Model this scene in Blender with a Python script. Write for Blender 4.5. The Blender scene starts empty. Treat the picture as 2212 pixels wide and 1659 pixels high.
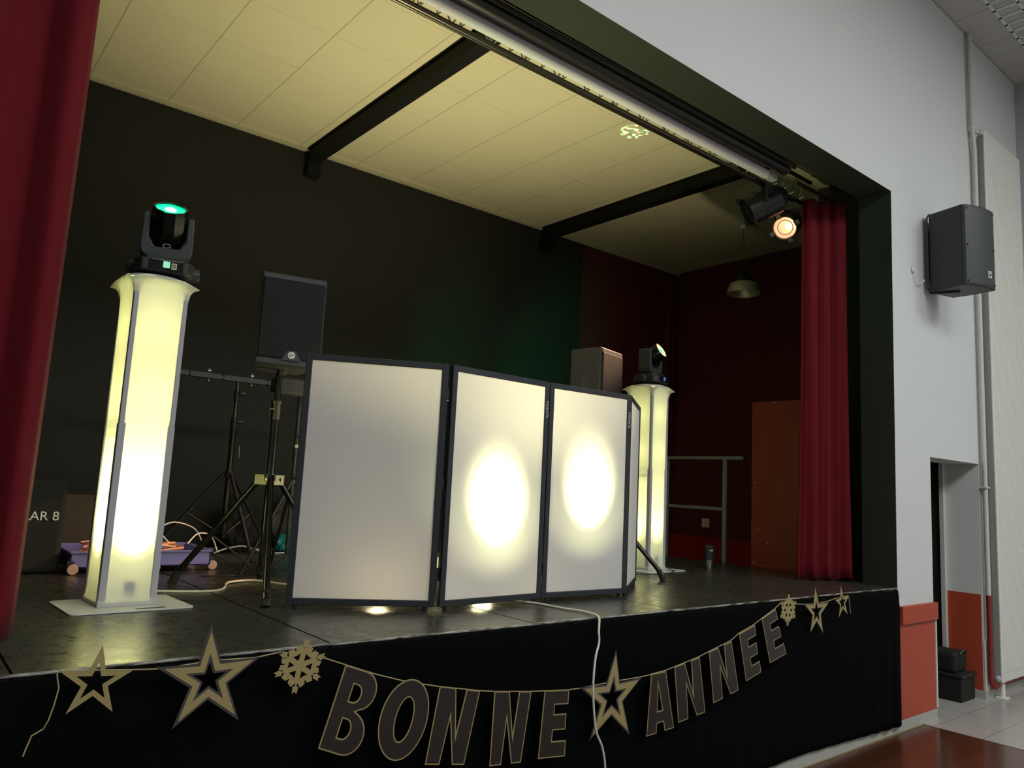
import bpy, bmesh, math, random
from mathutils import Vector, Matrix
random.seed(7)
PI = math.pi
SC = bpy.context.scene
COL = SC.collection
FH = -1.0126            # hall floor level; z = 0 is the top of the stage, y = 0 its front edge

# ------------------------------------------------------------------ camera, world, exposure, big lights
cam_d = bpy.data.cameras.new('camera'); cam = bpy.data.objects.new('camera', cam_d); COL.objects.link(cam)
cam_d.sensor_fit = 'HORIZONTAL'; cam_d.sensor_width = 36; cam_d.lens = 36*1648.8655/2212; cam_d.clip_start = .05
RX = (0.76985237, -0.63625593, 0.05005708); RY = (0.12258033, 0.07043463, -0.98995607); RZ = (0.62633967, 0.76825605, 0.13221673)
cam.matrix_world = Matrix(((RX[0], -RY[0], -RZ[0], 0), (RX[1], -RY[1], -RZ[1], -2.656), (RX[2], -RY[2], -RZ[2], .61), (0, 0, 0, 1)))
SC.camera = cam
w = bpy.data.worlds.new('world'); SC.world = w; w.use_nodes = True
w.node_tree.nodes['Background'].inputs[0].default_value = (.9, .95, 1, 1); w.node_tree.nodes['Background'].inputs[1].default_value = .03
SC.view_settings.view_transform = 'Standard'; SC.view_settings.look = 'None'
SC.view_settings.exposure = 0; SC.view_settings.gamma = 1; SC.view_settings.use_curve_mapping = False

def light(kind, name, loc, to, energy, color, **kw):
    d = bpy.data.lights.new(name, kind); d.energy = energy; d.color = color
    for k, v in kw.items(): setattr(d, k, v)
    o = bpy.data.objects.new(name, d); COL.objects.link(o); o.location = loc
    if to is not None: o.rotation_euler = (Vector(to)-Vector(loc)).to_track_quat('-Z', 'Y').to_euler()
    return o
# strip lights of the hall ceiling, behind the photographer
for lx, ly, e in ((1.0, -5.2, 155), (4.2, -4.6, 150), (7.4, -4.8, 145)):
    light('AREA', 'hall_ceiling_lamp', (lx, ly, 5.05), (lx, ly, 0), e, (.97, 1.0, .99), shape='RECTANGLE', size=2.4, size_y=2.0)

# ------------------------------------------------------------------ materials
def mat(name, col, rough=.6, metal=0, emit=None, es=0, noise=0, nscale=8, bump=0, bscale=40, spec=.5, alpha=1, sheen=0, coat=0):
    m = bpy.data.materials.new(name); m.use_nodes = True; nt = m.node_tree; b = nt.nodes['Principled BSDF']
    b.inputs['Base Color'].default_value = (*col, 1); b.inputs['Roughness'].default_value = rough
    b.inputs['Metallic'].default_value = metal; b.inputs['Specular IOR Level'].default_value = spec
    if sheen: b.inputs['Sheen Weight'].default_value = sheen
    if coat: b.inputs['Coat Weight'].default_value = coat
    if emit: b.inputs['Emission Color'].default_value = (*emit, 1); b.inputs['Emission Strength'].default_value = es
    if noise or bump:
        tc = nt.nodes.new('ShaderNodeTexCoord')
    if noise:
        n = nt.nodes.new('ShaderNodeTexNoise'); n.inputs['Scale'].default_value = nscale; n.inputs['Detail'].default_value = 4
        nt.links.new(tc.outputs['Object'], n.inputs['Vector'])
        mx = nt.nodes.new('ShaderNodeMix'); mx.data_type = 'RGBA'
        mx.inputs[6].default_value = (*[c*(1-noise) for c in col], 1); mx.inputs[7].default_value = (*[min(1, c*(1+noise)) for c in col], 1)
        nt.links.new(n.outputs['Fac'], mx.inputs[0]); nt.links.new(mx.outputs[2], b.inputs['Base Color'])
    if bump:
        n2 = nt.nodes.new('ShaderNodeTexNoise'); n2.inputs['Scale'].default_value = bscale; n2.inputs['Detail'].default_value = 3
        nt.links.new(tc.outputs['Object'], n2.inputs['Vector'])
        bp = nt.nodes.new('ShaderNodeBump'); bp.inputs['Strength'].default_value = bump; bp.inputs['Distance'].default_value = .01
        nt.links.new(n2.outputs['Fac'], bp.inputs['Height']); nt.links.new(bp.outputs[0], b.inputs['Normal'])
    return m

class NT:
    def __init__(s, name):
        s.m = bpy.data.materials.new(name); s.m.use_nodes = True; s.t = s.m.node_tree; s.b = s.t.nodes['Principled BSDF']
        s.out = s.t.nodes['Material Output']
    def n(s, kind, **kw):
        o = s.t.nodes.new('ShaderNode'+kind)
        for k, v in kw.items():
            if k.startswith('i_'):
                k = k[2:]; o.inputs[int(k) if k.isdigit() else k.replace('_', ' ')].default_value = v
            else: setattr(o, k, v)
        return o
    def l(s, a, b): s.t.links.new(a, b)

def lines_fac(g, coord, period, offset, width):
    """1 inside thin lines repeated along one coordinate output, else 0"""
    a = g.n('Math', operation='SUBTRACT', i_1=offset); g.l(coord, a.inputs[0])
    d = g.n('Math', operation='DIVIDE', i_1=period); g.l(a.outputs[0], d.inputs[0])
    f = g.n('Math', operation='FRACT'); g.l(d.outputs[0], f.inputs[0])
    c = g.n('Math', operation='LESS_THAN', i_1=width/period); g.l(f.outputs[0], c.inputs[0])
    return c.outputs[0]

def tiles(name, col, line, period, off, width, rough=.7, noise=.05, linestr=(1, 1), bump=0, spec=.4):
    g = NT(name); tc = g.n('TexCoord'); sx = g.n('SeparateXYZ'); g.l(tc.outputs['Object'], sx.inputs[0])
    fx = lines_fac(g, sx.outputs[0], period[0], off[0], width); fy = lines_fac(g, sx.outputs[1], period[1], off[1], width)
    ax = g.n('Math', operation='MULTIPLY', i_1=linestr[0]); g.l(fx, ax.inputs[0])
    ay = g.n('Math', operation='MULTIPLY', i_1=linestr[1]); g.l(fy, ay.inputs[0])
    mxx = g.n('Math', operation='MAXIMUM'); g.l(ax.outputs[0], mxx.inputs[0]); g.l(ay.outputs[0], mxx.inputs[1])
    ns = g.n('TexNoise', i_Scale=3.0, i_Detail=5.0); g.l(tc.outputs['Object'], ns.inputs['Vector'])
    base = g.n('Mix', data_type='RGBA'); base.inputs[6].default_value = (*[c*(1-noise) for c in col], 1); base.inputs[7].default_value = (*[c*(1+noise) for c in col], 1)
    g.l(ns.outputs['Fac'], base.inputs[0])
    mx = g.n('Mix', data_type='RGBA'); g.l(mxx.outputs[0], mx.inputs[0]); g.l(base.outputs[2], mx.inputs[6]); mx.inputs[7].default_value = (*line, 1)
    g.l(mx.outputs[2], g.b.inputs['Base Color']); g.b.inputs['Roughness'].default_value = rough; g.b.inputs['Specular IOR Level'].default_value = spec
    return g.m

def translucent(name, front, back, fac=.5, bump=.25):
    g = NT(name); d = g.n('BsdfDiffuse'); d.inputs[0].default_value = (*front, 1)
    t = g.n('BsdfTranslucent'); t.inputs[0].default_value = (*back, 1)
    m = g.n('MixShader', i_0=fac); g.l(d.outputs[0], m.inputs[1]); g.l(t.outputs[0], m.inputs[2]); g.l(m.outputs[0], g.out.inputs[0])
    tc = g.n('TexCoord'); ns = g.n('TexNoise', i_Scale=6.0, i_Detail=4.0); mp = g.n('Mapping'); mp.inputs['Scale'].default_value = (1, 1, 5)
    g.l(tc.outputs['Object'], mp.inputs[0]); g.l(mp.outputs[0], ns.inputs['Vector'])
    bp = g.n('Bump', i_Strength=float(bump), i_Distance=.01); g.l(ns.outputs['Fac'], bp.inputs['Height']); g.l(bp.outputs[0], d.inputs['Normal'])
    return g.m

def stage_floor_mat():
    g = NT('black_painted_stage_boards'); tc = g.n('TexCoord'); sx = g.n('SeparateXYZ'); g.l(tc.outputs['Object'], sx.inputs[0])
    seam = lines_fac(g, sx.outputs[0], 1.0, .366, .009); seam2 = lines_fac(g, sx.outputs[1], 2.0, 1.62, .006)
    sm = g.n('Math', operation='MAXIMUM'); g.l(seam, sm.inputs[0]); g.l(seam2, sm.inputs[1])
    # scuffs: stretched noise bands and scratches
    mp = g.n('Mapping'); mp.inputs['Scale'].default_value = (3, 22, 1); mp.inputs['Rotation'].default_value = (0, 0, .5); g.l(tc.outputs['Object'], mp.inputs[0])
    n1 = g.n('TexNoise', i_Scale=1.6, i_Detail=8.0, i_Roughness=.7); g.l(mp.outputs[0], n1.inputs['Vector'])
    r1 = g.n('ValToRGB'); r1.color_ramp.elements[0].position = .62; r1.color_ramp.elements[1].position = .74; g.l(n1.outputs['Fac'], r1.inputs[0])
    n2 = g.n('TexNoise', i_Scale=1.3, i_Detail=6.0); g.l(tc.outputs['Object'], n2.inputs['Vector'])
    c1 = g.n('Mix', data_type='RGBA'); c1.inputs[6].default_value = (.018, .019, .015, 1); c1.inputs[7].default_value = (.050, .050, .038, 1); g.l(n2.outputs['Fac'], c1.inputs[0])
    c2 = g.n('Mix', data_type='RGBA'); g.l(c1.outputs[2], c2.inputs[6]); c2.inputs[7].default_value = (.075, .072, .058, 1)
    k = g.n('Math', operation='MULTIPLY', i_1=.55); g.l(r1.outputs[0], k.inputs[0]); g.l(k.outputs[0], c2.inputs[0])
    c3 = g.n('Mix', data_type='RGBA'); g.l(c2.outputs[2], c3.inputs[6]); c3.inputs[7].default_value = (.003, .003, .003, 1); g.l(sm.outputs[0], c3.inputs[0])
    g.l(c3.outputs[2], g.b.inputs['Base Color'])
    n3 = g.n('TexNoise', i_Scale=14.0, i_Detail=8.0, i_Roughness=.75); g.l(tc.outputs['Object'], n3.inputs['Vector'])
    rr = g.n('MapRange'); rr.inputs[1].default_value = .3; rr.inputs[2].default_value = .7; rr.inputs[3].default_value = .17; rr.inputs[4].default_value = .46; g.l(n3.outputs['Fac'], rr.inputs[0]); iv = g.n('MapRange'); iv.inputs[3].default_value = .9; iv.inputs[4].default_value = 0; g.l(sm.outputs[0], iv.inputs[0]); g.l(iv.outputs[0], g.b.inputs['Specular IOR Level']); g.l(rr.outputs[0], g.b.inputs['Roughness'])
    bp = g.n('Bump', i_Strength=.06, i_Distance=.003); g.l(n3.outputs['Fac'], bp.inputs['Height']); g.l(bp.outputs[0], g.b.inputs['Normal'])
    return g.m

def wood_mat():
    g = NT('red_brown_parquet'); tc = g.n('TexCoord'); mp = g.n('Mapping'); mp.inputs['Scale'].default_value = (1, 9, 1); g.l(tc.outputs['Object'], mp.inputs[0])
    n1 = g.n('TexNoise', i_Scale=2.2, i_Detail=7.0); g.l(mp.outputs[0], n1.inputs['Vector'])
    br = g.n('TexBrick', i_Scale=1.0); br.inputs['Brick Width'].default_value = .9; br.inputs['Row Height'].default_value = .09; br.inputs['Mortar Size'].default_value = .0015
    br.inputs['Color1'].default_value = (.062, .019, .009, 1); br.inputs['Color2'].default_value = (.092, .030, .013, 1); br.inputs['Mortar'].default_value = (.05, .012, .005, 1)
    g.l(tc.outputs['Object'], br.inputs['Vector'])
    c = g.n('Mix', data_type='RGBA', blend_type='MULTIPLY', i_0=.6); g.l(br.outputs[0], c.inputs[6])
    r = g.n('ValToRGB'); r.color_ramp.elements[0].color = (.5, .5, .5, 1); r.color_ramp.elements[1].color = (1.5, 1.4, 1.3, 1); g.l(n1.outputs['Fac'], r.inputs[0]); g.l(r.outputs[0], c.inputs[7])
    g.l(c.outputs[2], g.b.inputs['Base Color']); g.b.inputs['Roughness'].default_value = .2
    return g.m

def perforated(name, c1=(.002, .002, .002), c2=(.009, .009, .0085), scale=80):
    g = NT(name); tc = g.n('TexCoord'); mp = g.n('Mapping'); mp.inputs['Rotation'].default_value = (PI/2, 0, 0); g.l(tc.outputs['Object'], mp.inputs[0])
    v = g.n('TexVoronoi', i_Scale=float(scale), i_Randomness=0.0, voronoi_dimensions='2D'); g.l(mp.outputs[0], v.inputs['Vector'])
    r = g.n('Math', operation='GREATER_THAN', i_1=.36); g.l(v.outputs['Distance'], r.inputs[0])
    c = g.n('Mix', data_type='RGBA'); c.inputs[6].default_value = (*c1, 1); c.inputs[7].default_value = (*c2, 1); g.l(r.outputs[0], c.inputs[0])
    g.l(c.outputs[2], g.b.inputs['Base Color']); g.b.inputs['Roughness'].default_value = .6; g.b.inputs['Specular IOR Level'].default_value = .25
    return g.m

def worn_edge_mat():
    g = NT('chipped_stage_edge'); tc = g.n('TexCoord'); mp = g.n('Mapping'); mp.inputs['Scale'].default_value = (1, 8, 8); g.l(tc.outputs['Object'], mp.inputs[0])
    n = g.n('TexNoise', i_Scale=7.0, i_Detail=8.0, i_Roughness=.75); g.l(mp.outputs[0], n.inputs['Vector'])
    r = g.n('ValToRGB'); r.color_ramp.elements[0].position = .44; r.color_ramp.elements[1].position = .56
    r.color_ramp.elements[0].color = (.02, .02, .018, 1); r.color_ramp.elements[1].color = (.42, .41, .38, 1)
    g.l(n.outputs['Fac'], r.inputs[0]); g.l(r.outputs[0], g.b.inputs['Base Color']); g.b.inputs['Roughness'].default_value = .5
    return g.m

M = {}
M['white_wall'] = mat('white_wall_paint', (.66, .68, .675), .85, noise=.02, nscale=2, bump=.08, bscale=60)
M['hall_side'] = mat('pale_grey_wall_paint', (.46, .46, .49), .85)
M['black_wall'] = mat('black_wall_paint', (.012, .012, .0085), .8, noise=.12, nscale=3, bump=.1, bscale=50)
M['jamb'] = mat('black_reveal_paint', (.010, .017, .009), .75, noise=.1, nscale=4, bump=.08, bscale=60)
M['red_wall'] = mat('dark_red_wall_paint', (.10, .013, .008), .75, noise=.08, nscale=3, bump=.1, bscale=50)
M['red_dado'] = mat('bright_red_gloss_paint', (.30, .022, .012), .35)
M['orange_dado'] = mat('orange_red_dado_paint', (.43, .065, .028), .45, noise=.04, nscale=4, bump=.05, bscale=120)
M['tileskirt'] = mat('grey_skirting_tile', (.42, .42, .38), .4, noise=.06, nscale=12)
M['stage_ceil'] = tiles('cream_ceiling_panels', (.68, .63, .44), (.38, .35, .23), (.56, .56), (.306, .16), .008, rough=.8, noise=.03, linestr=(.9, .35))
M['hall_ceil'] = tiles('hall_ceiling_tiles', (.55, .53, .51), (.36, .34, .32), (.6, .6), (.115, -.02), .012, rough=.85, noise=.03)
M['hall_tile'] = tiles('grey_floor_tiles', (.42, .40, .37), (.22, .20, .18), (.33, .33), (.03, -.10), .006, rough=.28, noise=.07)
M['wood'] = wood_mat()
M['stage'] = stage_floor_mat()
M['edge'] = worn_edge_mat()
M['curtain'] = mat('burgundy_velvet', (.140, .0055, .012), .85, sheen=.03, spec=.2, noise=.10, nscale=5, bump=.1, bscale=200)
M['skirt'] = mat('black_stage_skirt_cloth', (.0014, .0024, .0019), .9, noise=.2, nscale=4, spec=.06)
M['black_metal'] = mat('black_satin_metal', (.009, .0095, .010), .38)
M['frame_metal'] = mat('charcoal_frame_metal', (.022, .025, .030), .42)
M['gloss_black'] = mat('glossy_black_tube', (.012, .013, .012), .18, metal=.4)
M['steel'] = mat('brushed_steel', (.55, .54, .48), .3, metal=1)
M['dark_steel'] = mat('dark_steel', (.12, .115, .09), .35, metal=1)
M['black_plastic'] = mat('black_plastic', (.020, .021, .022), .45, bump=.15, bscale=300)
M['grey_plastic'] = mat('dark_grey_plastic', (.034, .038, .040), .5)
M['charcoal'] = mat('charcoal_plastic', (.020, .022, .023), .45)
M['white_plastic'] = mat('white_plastic', (.75, .75, .72), .4)
M['label_white'] = mat('white_print', (.75, .76, .72), .5)
M['rubber'] = mat('black_rubber', (.012, .012, .012), .8)
M['screen_cloth'] = translucent('white_stretch_screen_cloth', (.90, .88, .88), (.84, .82, .70), .36, .05)
M['col_cloth'] = translucent('white_stretch_column_cloth', (.80, .80, .78), (.88, .89, .68), .45)
M['truss_grey'] = mat('pale_grey_steel', (.42, .42, .45), .5)
M['white_metal'] = mat('white_lacquered_steel', (.62, .63, .58), .35)
M['gold'] = mat('matt_gold_card', (.37, .30, .13), .45, metal=.15)
M['letter_black'] = mat('black_satin_card', (.026, .021, .019), .3)
M['dark_outline'] = mat('dark_grey_card', (.06, .055, .06), .4)
M['string'] = mat('gold_ribbon', (.45, .36, .18), .5)
M['white_cable'] = mat('white_cable_sheath', (.68, .66, .58), .4)
M['black_cable'] = mat('black_cable_sheath', (.015, .015, .015), .5)
M['orange_cable'] = mat('pale_orange_cable_sheath', (.75, .38, .20), .45)
M['purple'] = mat('violet_plastic_crate', (.17, .16, .42), .35)
M['teal'] = mat('teal_plastic_bag', (.0, .17, .16), .3, noise=.3, nscale=9)
M['dark_fabric'] = mat('dark_nylon', (.006, .006, .005), .8, noise=.3, nscale=8)
M['brown_case'] = mat('dark_brown_case', (.032, .022, .012), .6, noise=.2, nscale=6)
M['caster'] = mat('pale_pink_rubber', (.55, .36, .28), .5)
M['board'] = mat('brown_red_painted_board', (.20, .026, .011), .6, noise=.06, nscale=5)
M['rail'] = mat('grey_green_rail_paint', (.15, .19, .15), .4)
M['socket'] = mat('cream_socket_plate', (.85, .80, .62), .4)
M['tube_white'] = mat('off_white_screen_roll', (.62, .62, .66), .55)
M['cord'] = mat('brown_lamp_cord', (.12, .09, .04), .6)
M['shade_metal'] = mat('brushed_aluminium_shade', (.75, .72, .58), .38, metal=.7)
M['rad'] = mat('cream_radiator_enamel', (.76, .76, .70), .35)
M['rad_side'] = mat('grey_radiator_side', (.30, .31, .29), .5)
M['pipe'] = mat('cream_pipe_paint', (.60, .60, .54), .4)
M['pipe_red'] = mat('red_pipe_paint', (.22, .018, .014), .35)
M['par_lens'] = mat('warm_lit_lens', (.9, .5, .3), .3, emit=(1, .40, .24), es=.9)
M['par_lamp'] = mat('glowing_filament_reflector', (1, .8, .6), .3, emit=(1, .78, .58), es=4)
M['green_lens'] = mat('green_lit_lens', (.0, .5, .2), .2, emit=(0, .75, .27), es=1.5)
M['green_core'] = mat('green_white_emitter', (.5, 1, .8), .2, emit=(.55, 1, .85), es=14)
M['warm_ring'] = mat('warm_lit_ring', (1, .8, .6), .3, emit=(1, .50, .26), es=1.5)
M['teal_lens'] = mat('pale_green_lit_lens', (.1, .6, .4), .2, emit=(.1, .75, .42), es=1.0)
M['led_lens'] = mat('led_lamp_lens', (.8, .8, .7), .15)
M['display'] = mat('blue_lit_display', (.02, .03, .1), .2, emit=(.12, .2, .8), es=.8)
M['display_mint'] = mat('mint_lit_display', (.3, .8, .6), .2, emit=(.35, .9, .6), es=.6)
M['sticker'] = mat('pale_label_sticker', (.62, .62, .42), .5)
M['blackout'] = mat('backstage_dark_paint', (.012, .012, .012), .9)

# ------------------------------------------------------------------ mesh helpers
class MB:
    def __init__(s): s.bm = bmesh.new()
    def box(s, a, b, rz=0, piv=None):
        m = Matrix.Translation(((a[0]+b[0])/2, (a[1]+b[1])/2, (a[2]+b[2])/2)) @ Matrix.Diagonal((abs(b[0]-a[0]), abs(b[1]-a[1]), abs(b[2]-a[2]), 1))
        if rz:
            p = Vector((*piv[:2], 0)) if piv else Vector(((a[0]+b[0])/2, (a[1]+b[1])/2, 0)); m = Matrix.Translation(p) @ Matrix.Rotation(rz, 4, 'Z') @ Matrix.Translation(-p) @ m
        bmesh.ops.create_cube(s.bm, size=1, matrix=m); return s
    def cyl(s, p, q, r, r2=None, seg=16, caps=True):
        p = Vector(p); q = Vector(q); d = q-p
        m = Matrix.Translation((p+q)/2) @ d.to_track_quat('Z', 'Y').to_matrix().to_4x4()
        bmesh.ops.create_cone(s.bm, cap_ends=caps, segments=seg, radius1=r, radius2=r if r2 is None else r2, depth=d.length, matrix=m); return s
    def tube(s, pts, r, seg=8):
        pts = [Vector(p) for p in pts]; rings = []
        up = Vector((.13, .21, 1)).normalized()
        for i, p in enumerate(pts):
            t = (pts[min(i+1, len(pts)-1)]-pts[max(i-1, 0)]).normalized()
            x = t.cross(up)
            if x.length < 1e-3: x = t.cross(Vector((1, 0, 0)))
            x.normalize(); y = t.cross(x)
            rings.append([s.bm.verts.new(p+r*(math.cos(2*PI*k/seg)*x+math.sin(2*PI*k/seg)*y)) for k in range(seg)])
        for a, b in zip(rings, rings[1:]):
            for k in range(seg): s.bm.faces.new((a[k], a[(k+1) % seg], b[(k+1) % seg], b[k]))
        s.bm.faces.new(rings[0][::-1]); s.bm.faces.new(rings[-1]); return s
    def lathe(s, prof, mtx=None, seg=32, close=False):
        rings = []; mtx = mtx or Matrix()
        for r, z in prof:
            rings.append([s.bm.verts.new(mtx @ Vector((r*math.cos(2*PI*k/seg), r*math.sin(2*PI*k/seg), z))) for k in range(seg)])
        for a, b in zip(rings, rings[1:]):
            for k in range(seg): s.bm.faces.new((a[k], a[(k+1) % seg], b[(k+1) % seg], b[k]))
        if close: s.bm.faces.new(rings[0][::-1]); s.bm.faces.new(rings[-1])
        return s
    def prism(s, poly, z0, z1, mtx=None):
        mtx = mtx or Matrix()
        a = [s.bm.verts.new(mtx @ Vector((x, y, z0))) for x, y in poly]; b = [s.bm.verts.new(mtx @ Vector((x, y, z1))) for x, y in poly]
        s.bm.faces.new(a[::-1]); s.bm.faces.new(b); n = len(poly)
        for k in range(n): s.bm.faces.new((a[k], a[(k+1) % n], b[(k+1) % n], b[k]))
        return s
    def sphere(s, c, r, sc=(1, 1, 1), seg=20):
        bmesh.ops.create_uvsphere(s.bm, u_segments=seg, v_segments=seg//2, radius=r, matrix=Matrix.Translation(c) @ Matrix.Diagonal((*sc, 1))); return s
    def each(s, name, m, parent=None, n=1, **k):
        """every group of n loose pieces, in the order they were added, becomes an object of its own"""
        s.bm.verts.ensure_lookup_table(); seen = {}; isl = []
        for v in s.bm.verts:
            if v in seen: continue
            st = [v]; seen[v] = len(isl); cur = []
            while st:
                u = st.pop(); cur.append(u)
                for e in u.link_edges:
                    q = e.other_vert(u)
                    if q not in seen: seen[q] = len(isl); st.append(q)
            isl.append(cur)
        out = []
        for g in range(0, len(isl), n):
            nb = MB(); mp = {}; vs = [v for c in isl[g:g+n] for v in c]
            for v in vs: mp[v] = nb.bm.verts.new(v.co)
            for f in {f for v in vs for f in v.link_faces}: nb.bm.faces.new([mp[v] for v in f.verts])
            out.append(nb.build(name, m, parent, **k))
        s.bm.free(); return out
    def build(s, name, m, parent=None, bevel=0, smooth=False, mtx=None, seg=2):
        if mtx is not None: bmesh.ops.transform(s.bm, matrix=mtx, verts=s.bm.verts)
        bmesh.ops.recalc_face_normals(s.bm, faces=s.bm.faces)
        me = bpy.data.meshes.new(name); s.bm.to_mesh(me); s.bm.free()
        o = bpy.data.objects.new(name, me); COL.objects.link(o); me.materials.append(m)
        if smooth:
            for f in me.polygons: f.use_smooth = True
            try: me.set_sharp_from_angle(angle=math.radians(40))
            except Exception: pass
        if bevel:
            b = o.modifiers.new('bevel', 'BEVEL'); b.width = bevel; b.segments = seg; b.limit_method = 'ANGLE'
        if parent is not None: o.parent = parent
        return o

def tag(o, label=None, cat=None, group=None, kind=None):
    if label: o['label'] = label
    if cat: o['category'] = cat
    if group: o['group'] = group
    if kind: o['kind'] = kind
    return o
def thing(name, label, cat, loc=(0, 0, 0), rz=0, group=None):
    o = bpy.data.objects.new(name, None); COL.objects.link(o); o.location = loc; o.rotation_euler = (0, 0, rz); o.empty_display_size = .1
    return tag(o, label, cat, group)
def struct(o): o['kind'] = 'structure'; return o
def copy_tree(o, parent=None):
    c = o.copy(); COL.objects.link(c); c.parent = parent
    for ch in [k for k in o.children]: copy_tree(ch, c)
    return c
def smooth_path(pts, n=8):
    pts = [Vector(p) for p in pts]; P = [pts[0]]+pts+[pts[-1]]; out = []
    for i in range(1, len(P)-2):
        a, b, c, d = P[i-1], P[i], P[i+1], P[i+2]
        for k in range(n):
            t = k/n; out.append(.5*((2*b)+(c-a)*t+(2*a-5*b+4*c-d)*t*t+(3*b-a-3*c+d)*t**3))
    out.append(pts[-1]); return out
def flat_shape(name, polys, m, depth, parent, mtx, offset=0, back=0):
    """polygons (outer outlines and holes) filled as a flat card; local xy, thickness along +z"""
    cu = bpy.data.curves.new(name, 'CURVE'); cu.dimensions = '2D'; cu.fill_mode = 'BOTH'; cu.extrude = depth/2; cu.offset = offset
    for p in polys:
        sp = cu.splines.new('POLY'); sp.points.add(len(p)-1); sp.use_cyclic_u = True
        for i, q in enumerate(p): sp.points[i].co = (q[0], q[1], 0, 1)
    return curve_to_mesh(cu, name, m, parent, mtx @ Matrix.Translation((0, 0, depth/2+back)))
def curve_to_mesh(cu, name, m, parent, mtx):
    t = bpy.data.objects.new('tmp', cu); COL.objects.link(t)
    dg = bpy.context.evaluated_depsgraph_get(); dg.update()
    me = bpy.data.meshes.new_from_object(t.evaluated_get(dg)); bpy.data.objects.remove(t)
    me.name = name; me.transform(mtx); me.materials.clear(); me.materials.append(m)
    o = bpy.data.objects.new(name, me); COL.objects.link(o)
    if parent is not None: o.parent = parent
    return o
def text(name, s, size, m, parent, mtx, depth=.001, shear=0, space=1):
    cu = bpy.data.curves.new(name, 'FONT'); cu.body = s; cu.size = size; cu.extrude = depth; cu.align_x = 'LEFT'; cu.shear = shear; cu.space_character = space
    return curve_to_mesh(cu, name, m, parent, mtx)
UPRIGHT = Matrix.Rotation(PI/2, 4, 'X')     # local xy -> world xz, local +z -> world -y

# ------------------------------------------------------------------ the hall and the stage shell
W_R = 8.93; CH = 5.16; YB = 3.65; XR = 7.9; SCZ = 3.52; OX = 5.975; OZ = 3.10; DEP = .262
struct(MB().box((-5, -9, FH-.1), (W_R+.2, 1.2, FH)).build('floor', M['hall_tile']))
f2 = MB(); f2.box((-4.5, -8.5, FH), (6.29, -.035, FH+.004)); struct(f2.build('floor.001', M['wood']))
b = MB(); b.box((-4.5, -.047, FH), (6.29, -.035, FH+.009)); b.box((6.285, -8.5, FH), (6.293, -.035, FH+.006)); struct(b.build('trim_1', mat('brass_floor_strip', (.42, .34, .18), .4, metal=.6)))
struct(MB().box((-5, -9, CH), (W_R+.2, .3, CH+.1)).build('ceiling', M['hall_ceil']))
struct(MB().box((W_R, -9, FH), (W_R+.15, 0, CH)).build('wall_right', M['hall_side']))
struct(MB().box((-5.15, -9, FH), (-5, DEP, CH)).build('wall_left', M['white_wall']))
struct(MB().box((-5, -9.15, FH), (W_R, -9, CH)).build('wall_rear', M['white_wall']))
# front wall with proscenium opening and doorway
b = MB(); b.box((-5, 0, OZ), (W_R, .03, CH)); b.box((OX, 0, FH), (6.60, .03, OZ)); b.box((6.60, 0, 1.015), (7.62, .03, OZ)); b.box((7.62, 0, FH), (W_R, .03, OZ)); b.box((-5, 0, FH), (-2.2, .03, OZ))
struct(b.build('wall_front', M['white_wall']))
b = MB(); b.box((-2.2, .001, OZ-.001), (OX+.001, DEP, OZ+.5)); b.box((OX-.001, .001, 0), (6.6, DEP, OZ+.5)); b.box((-2.4, .03, 0), (-2.2, DEP, OZ+.5))
b.box((OX-.02, .001, FH), (6.0, .028, 0))
struct(b.build('wall_reveal', M['jamb']))
# doorway recess to the right
b = MB(); b.box((7.62, .03, FH), (7.72, .8, 1.2)); b.box((6.6, .03, 1.015), (7.62, .3, 1.2)); b.box((6.50, .03, FH), (6.60, .3, 1.2)); struct(b.build('wall_recess', M['white_wall']))
b = MB(); b.box((6.58, .76, FH), (7.62, .80, 1.2)); b.box((6.58, .3, 1.2), (7.62, .8, 1.24)); b.box((6.58, .3, FH), (6.60, .76, 1.2)); b.box((7.61, .33, FH), (7.62, .76, 1.2)); struct(b.build('wall_backstage', M['blackout']))
struct(MB().box((7.612, .012, FH+.07), (7.622, .30, -.13)).build('trim_2', M['red_dado'] if 0 else M['orange_dado']))
struct(MB().box((7.575, .285, -.81), (7.62, .325, 1.015)).build('trim_3', M['pipe'], bevel=.003))
b = MB(); b.box((7.60, -.012, FH), (7.624, .30, FH+.07)); b.box((7.624, -.012, FH), (W_R, .0, FH+.07)); struct(b.build('baseboard_recess', M['tileskirt']))
b = MB(); b.box((7.80, -.006, FH+.07), (W_R, .0, -.13)); b.box((7.712, -.006, FH+.07), (7.80, .0, -.13)); struct(b.build('trim_4', M['orange_dado']))
struct(MB().box((7.615, -.012, FH+.07), (7.70, .0, -.52)).build('trim_5', M['white_plastic'], bevel=.002))
# pier dado
struct(MB().box((5.985, -.012, FH+.07), (6.585, .0, -.265)).build('trim_6', M['orange_dado']))
struct(MB().box((5.985, -.035, -.265), (6.605, .0, -.135)).build('trim_7', M['orange_dado'], bevel=.003))
struct(MB().box((6.588, -.02, FH+.08), (6.606, .01, -.27)).build('trim_8', M['white_plastic'], bevel=.002))
b = MB(); b.box((-4.9, -.016, FH), (6.61, .0, FH+.07)); b.box((6.60, -.016, FH), (6.612, .3, FH+.07)); struct(b.build('baseboard_front', M['tileskirt']))
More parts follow.
